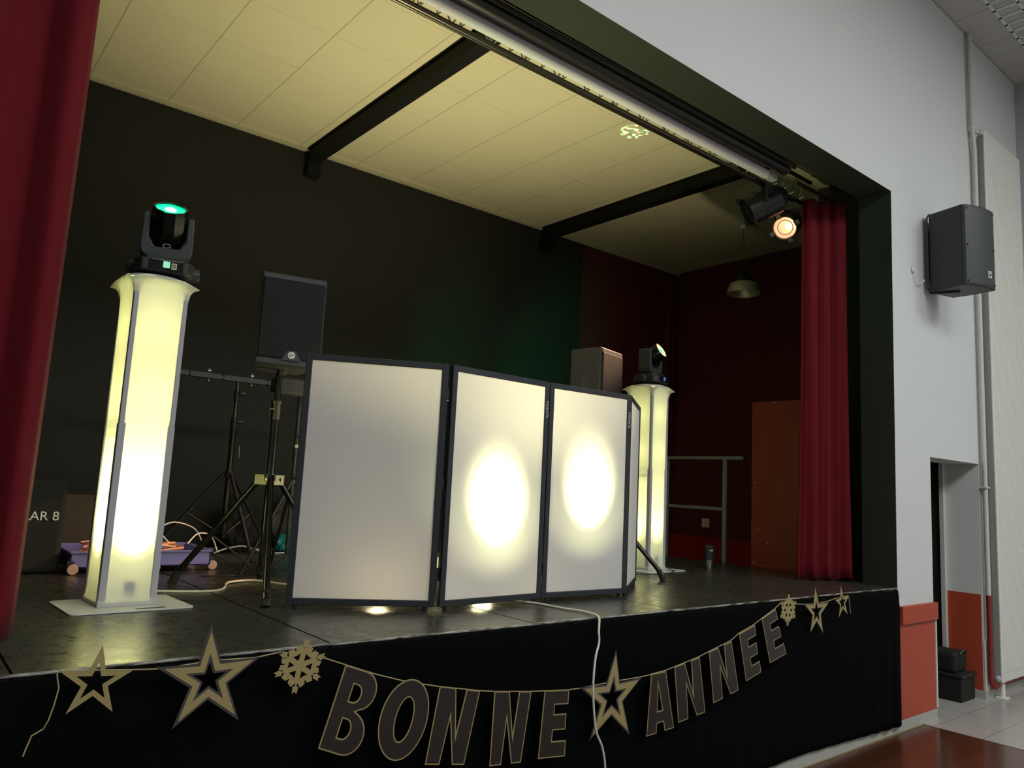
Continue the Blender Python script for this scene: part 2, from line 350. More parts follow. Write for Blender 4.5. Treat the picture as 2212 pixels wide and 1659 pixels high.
# stage shell
sf = MB().box((-2.4, .012, -.05), (6.15, YB, 0)).build('floor.002', M['stage']); struct(sf)
ed = MB().box((-2.4, -.003, -.007), (OX-.005, .012, .0012)).build('trim_9', M['edge'], bevel=.003); struct(ed)
struct(MB().box((-2.4, .03, FH), (6.15, .06, -.05)).build('wall_stage_front', M['blackout']))
struct(MB().box((-2.4, YB, FH), (6.125, YB+.1, SCZ)).build('wall_back', M['black_wall']))
struct(MB().box((6.125, YB, FH), (XR+.1, YB+.1, SCZ)).build('wall_back.001', M['red_wall']))
b = MB(); b.box((XR, .9, FH), (XR+.1, YB, SCZ)); b.box((6.8, .8, FH), (XR+.1, .9, SCZ)); b.box((6.5, .8, FH), (6.9, .9, SCZ)); struct(b.build('wall_right.001', M['red_wall']))
struct(MB().box((6.50, DEP+.05, FH), (6.58, .8, SCZ)).build('wall_wing', M['blackout']))
struct(MB().box((-2.5, DEP, FH), (-2.4, YB, SCZ)).build('wall_left.001', M['black_wall']))
struct(MB().box((6.1, .3, FH), (6.15, YB, -.05)).build('wall_stairwell', M['red_dado']))
b = MB(); b.box((XR-.02, .9, FH), (XR, YB, .11)); b.box((6.15, YB-.02, FH), (XR-.02, YB, .11)); struct(b.build('trim_10', M['red_dado'], bevel=.004))
struct(MB().box((6.15, DEP, FH-.05), (XR, YB, FH)).build('floor.003', M['tileskirt']))
struct(MB().box((-2.5, DEP-.02, SCZ), (XR+.1, YB+.1, SCZ+.1)).build('ceiling.001', M['stage_ceil']))
struct(MB().box((-2.4, YB-.03, SCZ-.03), (XR, YB, SCZ)).build('trim_11', mat('cream_ceiling_edge', (.5, .46, .32), .7)))
# steel beams across the stage ceiling
for i, (xa, xb) in enumerate(((2.62, 2.72), (5.44, 5.55))):
    b = MB(); b.box((xa, .3, SCZ-.13), (xb, YB, SCZ-.12)); b.box((xa+.01, .3, SCZ-.12), (xb-.045, YB, SCZ)); b.box((xa, .3, SCZ-.012), (xb, YB, SCZ-.001))
    b.box((xa-.01, YB-.1, SCZ-.26), (xb+.01, YB, SCZ-.13))
    struct(b.build('trim_%d' % (12+i), mat('black_painted_beam', (.006, .006, .005), .7, spec=.2)))
# pipes boxed in the red corner
b = MB(); b.box((7.62, YB-.09, .1), (7.68, YB, SCZ-.15)); b.box((7.74, YB-.07, 1.35), (7.78, YB, SCZ-.15)); struct(b.build('trim_14', M['red_wall'], bevel=.01))

# ------------------------------------------------------------------ curtains
def curtain_bm(p0, p1, z0, z1, folds, amp, seed, flare=0.0, hem=.02):
    rnd = random.Random(seed); nx = folds*14; nz = 26
    p0 = Vector((*p0, 0)); p1 = Vector((*p1, 0)); d = (p1-p0); L = d.length; d.normalize(); n = Vector((-d.y, d.x, 0))
    ph = [rnd.uniform(.75, 1.35) for _ in range(folds+2)]; am = [rnd.uniform(.6, 1.25) for _ in range(folds+2)]
    cum = [0]
    for k in range(folds): cum.append(cum[-1]+ph[k])
    bm = bmesh.new(); grid = []
    for j in range(nz+1):
        t = j/nz; z = z1+(z0-z1)*t; row = []
        for i in range(nx+1):
            u = i/nx*cum[-1]; k = 0
            while k < folds-1 and u > cum[k+1]: k += 1
            f = (u-cum[k])/ph[k]
            a = amp*am[k]*(.7+.5*t)
            off = a*math.sin(2*PI*f)+.25*a*math.sin(4*PI*f+seed+2.2*t)+.12*a*math.sin(9*PI*f+3*t*k)
            s = i/nx*L; s = s+(s-L*.5)*flare*t*t+.012*math.sin(3*t+k*1.7)*math.sin(PI*i/nx)
            zz = z+(hem*math.sin(u*5.3+seed) if j == nz else 0)
            row.append(bm.verts.new(p0+d*s+n*off+Vector((0, 0, zz))))
        grid.append(row)
    for j in range(nz):
        for i in range(nx): bm.faces.new((grid[j][i], grid[j][i+1], grid[j+1][i+1], grid[j+1][i]))
    return bm
def curtain(label, *a, **k):
    r = thing('stage_curtain', label, 'curtain', group='burgundy proscenium curtains')
    m = MB(); m.bm.free(); m.bm = curtain_bm(*a, **k); o = m.build('curtain_cloth', M['curtain'], r, smooth=False)
    for f in o.data.polygons: f.use_smooth = True
    s = o.modifiers.new('thickness', 'SOLIDIFY'); s.thickness = .004
    return r
curtain('long burgundy velvet curtain at the left edge of the stage, beside the white light column', (.445, .56), (-1.9, .50), .012, 3.25, 9, .050, 3, flare=-.012)
curtain('gathered burgundy velvet curtain hanging at the right end of the stage, beside the two spotlights', (5.60, .555), (5.97, .38), .012, 3.08, 3, .036, 11, flare=.16)
tag(MB().tube([(5.35, .46, 3.12), (5.97, .46, 3.12)], .015).build('curtain_rail', M['dark_steel']), 'thin dark curtain rail running behind the black lintel', 'curtain rail')

# ------------------------------------------------------------------ black skirt along the stage front
b = bmesh.new(); nx = 260; rows = []
rnd = random.Random(5)
zs = [-.012, -.05, -.10, -.15, -.20, -.26, -.35, -.5, -.65, -.8, -.9, -.96]
for j, z in enumerate(zs):
    row = []
    for i in range(nx+1):
        x = -2.15+(5.93+2.15)*i/nx; t = -z
        sag = .03*max(0, 1-abs(x-4.6)/1.2) if j == len(zs)-1 else 0
        edge = .25+.75*max(0, min(1, (x-5.2)/.6)); hang = edge*((.006+.014*t)*math.sin(x*17+2*math.sin(x*2.1))+.003*math.sin(x*51)*t)
        swag = .006*math.sin(40*(z+.03*math.sin(x*1.3))) if z > -.3 else 0
        row.append(b.verts.new((x, -.020-.012*min(1, t*8)-abs(hang)*min(1, t*2.0)-abs(swag), z+sag)))
    rows.append(row)
for j in range(len(rows)-1):
    for i in range(nx): b.faces.new((rows[j][i], rows[j][i+1], rows[j+1][i+1], rows[j+1][i]))
m = MB(); m.bm.free(); m.bm = b; o = m.build('stage_skirt', M['skirt'], smooth=True); s = o.modifiers.new('thickness', 'SOLIDIFY'); s.thickness = .003
tag(o, 'black cloth skirt hanging down the front of the stage behind the garland', 'stage skirt')

# ------------------------------------------------------------------ garland on the stage front
GY = -.088
letters = [  # glyph, corner points (TL, TR, BL, BR) on the skirt plane, label
    ('B', [(1.386, -0.057), (1.5437, -0.1146), (1.3031, -0.3315), (1.4529, -0.396)], 'beside the large gold snowflake'),
    ('O', [(1.5775, -0.1165), (1.7916, -0.168), (1.5102, -0.3952), (1.7153, -0.4573)], 'round letter after the B'),
    ('N', [(1.8049, -0.1815), (2.0067, -0.2241), (1.7562, -0.4666), (1.9448, -0.5005)], 'third letter of the garland, after the O'),
    ('N', [(2.0821, -0.2357), (2.2876, -0.2612), (2.0752, -0.5301), (2.2444, -0.5448)], 'fourth letter of the garland, before the E'),
    ('E', [(2.3642, -0.2683), (2.5133, -0.2818), (2.3412, -0.548), (2.501, -0.5641)], 'left of the star behind the white cable'),
    ('A', [(3.0751, -0.2783), (3.1881, -0.2756), (3.0493, -0.5688), (3.2606, -0.5601)], 'right of the star behind the white cable'),
    ('N', [(3.2554, -0.2631), (3.4626, -0.234), (3.295, -0.541), (3.5191, -0.5205)], 'seventh letter, after the A'),
    ('N', [(3.5438, -0.216), (3.748, -0.1783), (3.5895, -0.4855), (3.8183, -0.4462)], 'eighth letter, third from the right end'),
    ('E', [(3.8187, -0.1436), (3.9718, -0.1072), (3.8898, -0.4079), (4.0386, -0.3734)], 'ninth letter, second from the right'),
    ('E', [(4.0413, -0.0771), (4.1852, -0.0328), (4.1283, -0.3342), (4.3021, -0.298)], 'last letter, under the small snowflake on the right'),
]
stars = [
    [(0.5793, 0.083), (0.6726, 0.0012), (0.6262, -0.1141), (0.5018, -0.1036), (0.4722, 0.0193)],
    [(0.8952, 0.0963), (1.0436, -0.0064), (0.9972, -0.1758), (0.8163, -0.1725), (0.7599, -0.0063)],
    [(2.8147, -0.1625), (2.9834, -0.2941), (2.9152, -0.522), (2.6704, -0.5067), (2.6075, -0.2908)],
    [(4.6384, 0.0665), (4.7954, -0.0291), (4.727, -0.2044), (4.5803, -0.193), (4.5173, -0.0265)],
    [(4.9576, 0.0685), (5.065, 0.0014), (5.0429, -0.1153), (4.9304, -0.1295), (4.8865, -0.0159)],
]
flakes = [[(1.209, -0.0439), (1.2316, 0.0471), (1.3047, -0.0164), (1.2879, -0.0964), (1.1965, -0.136), (1.119, -0.0652), (1.1361, 0.0084)],
          [(4.3231, -0.0471), (4.3311, 0.0468), (4.416, -0.0021), (4.4033, -0.0942), (4.3152, -0.1395), (4.2354, -0.083), (4.243, 0.0037)]]
ribbon = [(0.4104, -0.2056), (0.4145, -0.1898), (0.4254, -0.1532), (0.4527, -0.139), (0.4609, -0.1165), (0.4705, -0.0769), (0.4777, -0.0297), (0.4686, 0.0094), (0.4754, 0.019), (0.5806, 0.0094), (0.6727, 0.0005), (0.7543, -0.0057), (0.9046, 0.0035), (1.0516, -0.0012), (1.1342, 0.0086), (1.2189, -0.0046), (1.2996, -0.0266), (1.3862, -0.0588), (1.5165, -0.1067), (1.6274, -0.1411), (1.7233, -0.1658), (1.8077, -0.1857), (2.0068, -0.2254), (2.0822, -0.238), (2.2878, -0.2635), (2.3677, -0.2711), (2.5134, -0.2843), (2.5963, -0.287), (2.7967, -0.283), (2.9914, -0.2843), (3.0849, -0.2813), (3.0752, -0.2801), (3.1861, -0.2741), (3.2604, -0.2637), (3.4626, -0.234), (3.5438, -0.216), (3.748, -0.1749), (3.8187, -0.1436), (3.9655, -0.1067), (4.0414, -0.0792), (4.1785, -0.0324), (4.2526, 0.001), (4.4851, -0.0224), (4.6485, -0.0302), (4.8034, -0.0193), (4.8914, -0.0082), (5.0566, 0.0018), (5.0818, -0.0059), (5.0976, -0.0718), (5.1053, -0.1168)]
cable_front = [(2.648, -0.0318), (2.6521, -0.083), (2.6316, -0.1518), (2.6232, -0.2758), (2.637, -0.4014), (2.6556, -0.4782), (2.6963, -0.5488), (2.7195, -0.6411)]
def arc(cx, cy, rx, ry, a0, a1, n): return [(cx+rx*math.cos(math.radians(a0+(a1-a0)*k/n)), cy+ry*math.sin(math.radians(a0+(a1-a0)*k/n))) for k in range(n+1)]
GLYPH = {
 'B': [[(0, 0), (.45, 0)]+arc(.58, .235, .40, .235, -90, 75, 12)+[(.62, .485)]+arc(.56, .745, .46, .255, -62, 90, 12)+[(0, 1)],
       [(.36, .19)]+arc(.46, .29, .14, .10, -90, 90, 8)+[(.36, .39)], [(.36, .60)]+arc(.47, .71, .15, .11, -90, 90, 8)+[(.36, .82)]],
 'O': [arc(.5, .5, .5, .5, 0, 350, 35), arc(.5, .5, .17, .27, 0, 348, 29)],
 'N': [[(0, 0), (.40, 0), (.62, .60), (.66, 0), (1, 0), (1, 1), (.68, 1), (.40, .40), (.36, 1), (0, 1)]],
 'E': [[(0, 0), (1, 0), (1, .22), (.46, .22), (.46, .36), (.95, .36), (.95, .60), (.46, .60), (.46, .76), (1, .76), (1, 1), (0, 1)]],
 'A': [[(0, 0), (1, 0), (1, 1), (.66, 1), (.63, .84), (.38, .84), (.36, 1), (0, 1)], [(.46, .22), (.40, .64), (.62, .64)]],
}
GM = Matrix.Translation((0, GY, 0)) @ UPRIGHT
def place(poly, c):
    tl, tr, bl, br = [Vector(q) for q in c]
    return [tuple((tl*(1-u)+tr*u)*(1-v)+(bl*(1-u)+br*u)*v) for u, v in poly]
for g, c, lab in letters:
    ctr = sum((Vector(q) for q in c), Vector((0, 0)))/4
    r = thing('garland_letter', 'black card letter %s with gold edge, %s' % (g, lab), 'letter', (ctr.x, GY, ctr.y), group='black and gold letters of the garland')
    T = Matrix.Translation((-ctr.x, -GY, -ctr.y)) @ GM
    P = [place(p, c) for p in GLYPH[g]]
    flat_shape('gold_edge', P, M['gold'], .0015, r, T, offset=0)
    flat_shape('letter_face', P, M['letter_black'], .001, r, T, offset=-.0055, back=.0014)
def star_poly(t, k=.42, grow=1.0):
    c = sum((Vector(q) for q in t), Vector((0, 0)))/5; o = []
    for i in range(5):
        a = Vector(t[i])-c; b_ = Vector(t[(i+1) % 5])-c; o.append(tuple(c+a*grow)); o.append(tuple(c+(a+b_)*.5*k/.809*grow))
    return o
star_lab = ['small gold hollow star, leftmost on the garland', 'large gold hollow star with dark rim between the leftmost star and the large snowflake',
            'large gold hollow star with dark rim between the two words, partly behind the white cable', 'gold hollow star right of the small snowflake', 'smallest gold hollow star at the right end of the garland']
for k, t in enumerate(stars):
    ctr = sum((Vector(q) for q in t), Vector((0, 0)))/5
    r = thing('garland_star', star_lab[k], 'star', (ctr.x, GY, ctr.y), group='hollow gold stars of the garland')
    T = Matrix.Translation((-ctr.x, -GY, -ctr.y)) @ GM
    outer = star_poly(t, .36); inner = star_poly([tuple(ctr+(Vector(q)-ctr)*.53) for q in t], .37)
    flat_shape('gold_star', [outer, inner], M['gold'], .0015, r, T)
    if k in (1, 2, 3): flat_shape('dark_rim', [outer, inner], M['dark_outline'], .001, r, T, offset=.007 if k < 3 else .004, back=-.0015)
def flake(f, lab):
    c = Vector(f[0]); tips = [Vector(q) for q in f[1:]]
    r = thing('garland_snowflake', lab, 'snowflake', (c.x, GY, c.y), group='gold snowflakes of the garland')
    T = Matrix.Translation((-c.x, -GY, -c.y)) @ GM
    n = 6; polys = []
    def pt(i, rad, side=0.0):      # radius along arm i, sideways amount in arm units
        a = tips[i % n]-c; nx_ = tips[(i+1) % n]-c; pv = tips[(i-1) % n]-c
        s = (nx_-pv)*.5/1.732 if 1 else 0
        return tuple(c+a*rad+s*side)
    out = []
    for i in range(n):
        out += [pt(i, .58, -.09), pt(i, .69, -.05), pt(i, .76, -.22), pt(i, 1.0, -.17), pt(i, .91, 0), pt(i, 1.0, .17), pt(i, .76, .22), pt(i, .69, .05), pt(i, .58, .09)]
        m1 = (Vector(pt(i, 1))+Vector(pt(i+1, 1)))*.5-c; s = (Vector(pt(i+1, 1))-Vector(pt(i, 1)))
        out += [tuple(c+m1*.66-s*.27), tuple(c+m1*.88-s*.24), tuple(c+m1*.84-s*.05), tuple(c+m1*.66), tuple(c+m1*.84+s*.05), tuple(c+m1*.88+s*.24), tuple(c+m1*.66+s*.27)]
    polys.append(out)
    for i in range(n):
        m1 = (Vector(pt(i, 1))+Vector(pt(i+1, 1)))*.5-c; s = (Vector(pt(i+1, 1))-Vector(pt(i, 1)))
        polys.append([tuple(c+m1*.24), tuple(c+m1*.52-s*.15), tuple(c+m1*.50), tuple(c+m1*.52+s*.15)])
    flat_shape('snowflake_card', polys, M['gold'], .0015, r, T)
flake(flakes[0], 'large gold snowflake left of the letter B'); flake(flakes[1], 'small gold snowflake right of the last letter E')
tag(MB().tube([(x, GY+.0035 if 3 < i < 47 else GY+.01, z) for i, (x, z) in enumerate(ribbon)], .0022, seg=6).build('garland_ribbon', M['string']), 'gold ribbon cord of the garland sagging along the black stage skirt', 'cord')

# ------------------------------------------------------------------ white cable over the stage edge
pts = [(2.80, 1.00, .008), (2.70, .80, .007), (2.675, .60, .007), (2.74, .45, .007), (2.762, .34, .007), (2.775, .235, .007), (2.80, .14, .008), (2.79, .07, .010), (2.775, .02, .010), (2.755, -.028, .002)]
for (x, z), yy in zip(cable_front, (-.062, -.078, -.10, -.125, -.13, -.13, -.13, -.13)):
    k = (yy+2.656)/2.526; pts.append((x*k, yy, .61+(z-.61)*k))
pts += [(2.73, -.12, -.78), (2.70, -.13, -.92), (2.68, -.2, FH+.012), (2.6, -.5, FH+.012)]
tag(MB().tube(smooth_path(pts, 8), .0055, seg=10).build('power_cable', M['white_cable'], smooth=True), 'white cable running from under the screen over the stage edge and down to the floor', 'cable')

# ------------------------------------------------------------------ folding screen of four framed cloth panels
FZ = .020; PH = 1.172
scr = thing('folding_screen', 'folding DJ front screen of four black framed white cloth panels standing on the stage', 'screen', (2.8, .5, 0))
def panel(a, b, logo, hinge):
    a = Vector((*a, FZ)); bb = Vector((*b, FZ)); L = (bb-a).length; ang = math.atan2(bb.y-a.y, bb.x-a.x)
    T = Matrix.Translation((-2.8, -.5, 0)) @ Matrix.Translation(a) @ Matrix.Rotation(ang, 4, 'Z')
    fw = .031; t = .032
    m = MB(); m.box((0, 0, 0), (fw, t, PH)); m.box((L-fw, 0, 0), (L, t, PH)); m.box((fw, 0, 0), (L-fw, t, fw)); m.box((fw, 0, PH-fw), (L-fw, t, PH))
    fr = m.build('panel_frame', M['frame_metal'], scr, bevel=.003, mtx=T)
    m = MB(); m.bm.faces.new([m.bm.verts.new(v) for v in ((fw-.004, .006, fw-.004), (L-fw+.004, .006, fw-.004), (L-fw+.004, .006, PH-fw+.004), (fw-.004, .006, PH-fw+.004))]); m.build('screen_cloth', M['screen_cloth'], fr, mtx=T)
    for x in (.045, L-.045): MB().cyl((x, t/2, -FZ+.001), (x, t/2, .0), .012, .014).build('foot', M['rubber'], fr, mtx=T)
    if hinge:
        m = MB()
        for z in (.15, PH/2, PH-.15): m.cyl((L+.004, t*.75, z-.03), (L+.004, t*.75, z+.03), .006); m.box((L-.02, t*.7, z-.03), (L+.02, t*.85, z+.03))
        m.each('hinge', M['dark_steel'], fr, n=2, mtx=T)
    if logo:
        LT = T @ Matrix.Translation((L-fw*.72, -.0006, PH-.105)) @ UPRIGHT @ Matrix.Rotation(-PI/2, 4, 'Z')
        text('brand_lettering', 'VONYX', .026, M['label_white'], fr, LT, .0005, space=1.1)
P = [(1.512, .762), (2.118, .440), (2.140, .430), (2.822, .470), (2.828, .470), (3.468, .445), (3.478, .452), (4.02, .850)]
for k in range(4): panel(P[2*k], P[2*k+1], k in (1, 2), k < 3)
# lights standing behind the screen
def led_par(loc, to, label, on_e, color, size, spill, wide=0):
    loc = Vector(loc); d = (Vector(to)-loc).normalized()
    r = thing('led_spotlight', label, 'spotlight', (loc.x, loc.y, 0))
    off = loc-Vector((loc.x, loc.y, 0)); q = d.to_track_quat('Z', 'Y').to_matrix().to_4x4(); T = Matrix.Translation(off) @ q
    MB().lathe([(.0, -.10), (.06, -.10), (.075, -.08), (.085, 0), (.085, .02), (.078, .02), (.074, -.01)], T).build('housing', M['black_metal'], r, smooth=True)
    MB().cyl((0, 0, -.012), (0, 0, -.006), .074, seg=24).build('lens', M['led_lens'], r, mtx=T)
    s = Vector((d.y, -d.x, 0)).normalized()*.10
    m = MB(); m.tube([off+s, off+s-Vector((0, 0, loc.z-.008)), off-s-Vector((0, 0, loc.z-.008)), off-s], .007, seg=6); m.build('yoke', M['black_metal'], r)
    light('SPOT', 'led_beam', loc+d*.14, to, on_e, color, spot_size=math.radians(size), spot_blend=1, shadow_soft_size=.04)
    if wide: light('SPOT', 'led_beam', loc+d*.15, to, wide, (.98, 1, .58), spot_size=math.radians(96), spot_blend=1, shadow_soft_size=.02)
    return r
WY = (1, .93, .56)
p_ = led_par((2.52, 1.02, .13), (2.49, .47, .50), 'black LED spotlight on the floor behind the second panel of the screen', 280, WY, 45, 0, 22)
led_par((3.17, 1.00, .13), (3.155, .47, .60), 'black LED spotlight on the floor behind the third panel of the screen', 250, WY, 41, 0, 18)
led_par((2.78, 1.35, .13), (2.7, 1.15, 2.2), 'added, unseen black LED spotlight behind the screen, brightening the ceiling', 310, (1, .90, .52), 125, 0)  # extra unseen lamp, added to brighten the stage ceiling
light('POINT', 'led_spill', (2.02, .80, .10), None, 2.0, (1, .8, .45), shadow_soft_size=.05)
light('POINT', 'led_spill', (2.72, .85, .10), None, 2.0, (1, .9, .5), shadow_soft_size=.05)

# ------------------------------------------------------------------ illuminated columns
def column(loc, rz, label, e):
    r = thing('light_column', label, 'light column', loc, rz, group='white cloth covered light columns')
    H = 1.475; s = .118
    bp = MB(); c = []
    for cx, cy, a0 in ((.22, .12, 0), (-.22, .12, 90), (-.22, -.21, 180), (.22, -.21, 270)):
        c += [(cx+.03*math.cos(math.radians(a0+k*18)), cy+.03*math.sin(math.radians(a0+k*18))) for k in range(6)]
    bp.prism(c, .001, .007); bp.build('base_plate', M['white_metal'], r, bevel=.001)
    MB().box((.01, -.215, .0072), (.13, -.198, .0085)).build('handle_slot', M['frame_metal'], r)
    m = MB()
    for sx, sy in ((1, 1), (1, -1), (-1, 1), (-1, -1)):
        m2 = MB(); x, y = sx*(s-.014), sy*(s-.014)
        m2.box((x-.011, y-.011, .007), (x+.011, y+.011, .80)); m2.box((x-.0085, y-.0085, .80), (x+.0085, y+.0085, H-.03))
        m2.build('corner_post', M['truss_grey'], r)
    m.box((-s+.014, -s+.010, .735), (s-.014, -s+.016, .755)) if 0 else None
    for y in (.735,):
        m.box((-s+.012, -s+.012, y), (-s+.018, s-.012, y+.018)); m.box((s-.018, -s+.012, y), (s-.012, s-.012, y+.018))
    m.build('cross_brace', M['truss_grey'], r)
    # stretch cloth, flaring to the top plate
    cl = bmesh.new(); prof = [(0, s+.004), (.02, s+.003), (.06, s-.002), (.30, s-.005), (.74, s-.006), (1.25, s-.003), (1.38, s+.000), (1.415, s+.006), (1.437, s+.016), (1.455, s+.030), (1.467, s+.037), (H, s+.030)]
    rings = []
    for z, h in prof:
        ring = []
        for k in range(4):
            for q in range(10):
                t = q/10*2-1; base = [(t, -1), (1, t), (-t, 1), (-1, -t)][k]
                pinch = 1-.0*(1-t*t)
                if z > 1.38: pinch = 1-(.07*(1-t*t))*(z-1.38)/.1
                x, y = base[0]*h, base[1]*h
                if k in (0, 2): y *= pinch
                else: x *= pinch
                zz = z-(.035*(abs(t)**3)*(1 if z > 1.43 else 0)*((z-1.43)/.045)) if z > 1.43 else z
                ring.append(cl.verts.new((x, y, zz+.008)))
        rings.append(ring)
    for a, b_ in zip(rings, rings[1:]):
        for k in range(40): cl.faces.new((a[k], a[(k+1) % 40], b_[(k+1) % 40], b_[k]))
    m = MB(); m.bm.free(); m.bm = cl; m.build('cloth_cover', M['col_cloth'], r, smooth=True)
    # seams where the posts press against the cloth
    m = MB()
    for sx, sy in ((1, 1), (1, -1), (-1, 1), (-1, -1)):
        m.box((sx*(s-.028), sy*(s-.028), .012), (sx*(s+.0020), sy*(s+.0020), .80)); m.box((sx*(s-.021), sy*(s-.021), .80), (sx*(s+.0005), sy*(s+.0005), 1.40))
    m.each('corner_seam', M['truss_grey'], r, n=2, bevel=.003)
    MB().box((-s-.002, -s-.002, .008), (s+.002, s+.002, .028)).build('bottom_frame', M['truss_grey'], r, bevel=.002)
    m = MB(); m.lathe([(0, 1.497), (.075, 1.497), (.13, 1.488), (.150, 1.478), (.150, 1.472), (0, 1.472)], seg=40); m.build('top_plate', M['white_metal'], r, smooth=True)
    m = MB(); m.box((-.02, -s+.008, .06), (.025, -s+.013, .115)); m.build('shadow_patch', M['grey_plastic'], r)  # grey plate stands in for a shadow patch on the cloth
    L = Vector(loc)
    light('SPOT', 'column_beam', L+Vector((0, 0, .10)), L+Vector((0, 0, 2)), e, (1, .97, .50), spot_size=math.radians(74), spot_blend=.75, shadow_soft_size=.04)
    for gz, ge in ((.30, .55), (.62, .75), (.95, .95), (1.25, 1.05)): light('POINT', 'column_bounce_fill', L+Vector((0, 0, gz)), None, ge, (1, .98, .42), shadow_soft_size=.09)  # added point lights stand for light bouncing around inside the cover
    # the lamp that stands inside
    q = thing('led_uplight', 'small LED uplight standing inside the %s' % ('left glowing column' if loc[0] < 2 else 'right glowing column'), 'spotlight', (L.x, L.y, .008))
    MB().lathe([(0, 0), (.055, 0), (.062, .01), (.062, .06), (.056, .062)], close=False).build('housing', M['black_metal'], q, smooth=True)
    MB().cyl((0, 0, .055), (0, 0, .059), .055).build('lens', M['led_lens'], q)
    return r
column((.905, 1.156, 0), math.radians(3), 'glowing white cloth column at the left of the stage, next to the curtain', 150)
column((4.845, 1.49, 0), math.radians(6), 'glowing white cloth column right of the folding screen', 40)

# ------------------------------------------------------------------ moving head lights
def moving_head(loc, rz, label, tilt, s, lensmat, core, ring, pan=0):
    r = thing('moving_head_light', label, 'stage light', loc, rz, group='moving head lights on the columns')
    def k(v): return v*s
    m = MB(); pr = [(k(-.12), k(-.09)), (k(-.09), k(-.125)), (k(.09), k(-.125)), (k(.12), k(-.09)), (k(.12), k(.09)), (k(.09), k(.125)), (k(-.09), k(.125)), (k(-.12), k(.09))]
    m.prism(pr, 0, k(.055)); m.prism([(x*.82, y*.82) for x, y in pr], k(.055), k(.075)); base = m.build('base', M['black_plastic'], r, bevel=k(.006))
    m = MB()
    for sx in (-1, 1): m.cyl((k(.118*sx), 0, k(.03)), (k(.150*sx), 0, k(.03)), k(.034), k(.026), seg=20)
    m.each('side_handle', M['black_plastic'], r, bevel=k(.004))
    m = MB(); m.box((k(-.062), k(-.1275), k(.008)), (k(.075), k(-.1245), k(.050))); m.build('control_panel', M['gloss_black'], r)
    MB().box((k(-.005), k(-.1290), k(.018)), (k(.022), k(-.1270), k(.046))).build('display', M[core[0]], r)
    if core[1]:
        st = MB().box((k(.028), k(-.1290), k(.014)), (k(.050), k(-.1270), k(.042))).build('sticker', M['sticker'], r)
        mm = MB(); mm.lathe([(k(.0050), 0), (k(.0070), 0), (k(.0070), k(.0008)), (k(.0050), k(.0008)), (k(.0050), 0)], Matrix.Translation((k(.039), k(-.1298), k(.029))) @ UPRIGHT, seg=20); mm.build('symbol', M['black_metal'], r)
    MB().box((k(-.05), k(-.1260), k(.0500)), (k(.07), k(-.1240), k(.0520))).build('metal_lip', M['steel'], r)
    # yoke: a U in the local xz plane, turned by the pan
    Y = Matrix.Translation((0, 0, k(.075))) @ Matrix.Rotation(pan, 4, 'Z')
    out = [(-.098, .205), (-.105, .195), (-.108, .045), (-.098, .015), (-.078, .004), (.078, .004), (.098, .015), (.108, .045), (.105, .195), (.098, .205), (.084, .205), (.076, .195), (.076, .090), (.050, .052), (-.050, .052), (-.076, .090), (-.076, .195), (-.084, .205)]
    m = MB(); m.prism([(k(x), k(z)) for x, z in out], k(-.055), k(.055), Y @ UPRIGHT); m.cyl((0, 0, k(-.012)), (0, 0, k(.012)), k(.06), seg=24)
    bmesh.ops.transform(m.bm, matrix=Matrix(), verts=m.bm.verts)
    m.build('yoke', M['grey_plastic'], r, bevel=k(.006))
    MB().cyl((0, 0, k(.066)), (0, 0, k(.082)), k(.055), seg=24).build('pan_bearing', M['black_metal'], r)
    Hh = Y @ Matrix.Translation((0, k(-.012), k(.150))) @ Matrix.Rotation(tilt, 4, 'X')
    prof = [(0, -.098), (.040, -.097), (.060, -.080), (.073, -.045), (.0755, 0), (.0755, .045), (.073, .080), (.071, .100), (.066, .102), (.064, .094)]
    m = MB(); m.lathe([(k(a), k(z)) for a, z in prof], Hh, seg=28 if core[1] == 0 else 10); hd = m.build('head', M['gloss_black'], r, smooth=core[1] == 0)
    MB().lathe([(k(.026), k(.093)), (k(.064), k(.093))], Hh, seg=32).build('lens', ring, r)
    MB().lathe([(k(a), k(z)) for a, z in ((0, .100), (.015, .098), (.024, .092))], Hh, seg=24).build('glowing_center', lensmat, r, smooth=True)
    m = MB(); m.lathe([(k(.008), 0), (k(.0105), 0), (k(.0105), k(.001)), (k(.008), k(.001))], Hh @ Matrix.Translation((0, k(-.0735), k(-.052))) @ UPRIGHT @ Matrix.Scale(1.6, 4, (1, 0, 0)), seg=20)
    m.build('emblem', M['label_white'], r)
    c = Matrix.Translation(loc) @ Matrix.Rotation(rz, 4, 'Z') @ Hh
    return c @ Vector((0, 0, k(.13))), (c.to_3x3() @ Vector((0, 0, 1)))
p, d = moving_head((.935, 1.155, 1.506), math.radians(-14), 'black moving head light glowing green on top of the left light column', math.radians(38), 1.06, M['green_core'], ('display_mint', 1), M['green_lens'])
light('SPOT', 'green_beam', p, (4.6, .05, 3.1), 38, (.0, 1, .30), spot_size=math.radians(62), spot_blend=1, shadow_soft_size=.03)
light('POINT', 'green_glow', p+Vector((-.02, -.02, .02)), None, 1.1, (.0, 1, .35), shadow_soft_size=.04)
p2, d2 = moving_head((4.835, 1.47, 1.506), math.radians(12), 'black moving head light with a lit ring on top of the right light column', math.radians(60), 1.0, M['teal_lens'], ('display', 0), M['warm_ring'])
led_par((3.75, 1.75, .13), (5.55, YB, 2.08), 'added, unseen green LED spotlight behind the fourth screen panel, tinting the back wall', 170, (0, 1, .42), 28, 0)  # lamp and housing added out of sight for a green patch of light
led_par((3.55, 1.62, .13), (4.33, YB, 2.02), 'second added, unseen green LED spotlight behind the third screen panel, tinting the back wall', 90, (0, 1, .42), 28, 0)  # another added hidden lamp, for the green patch further left

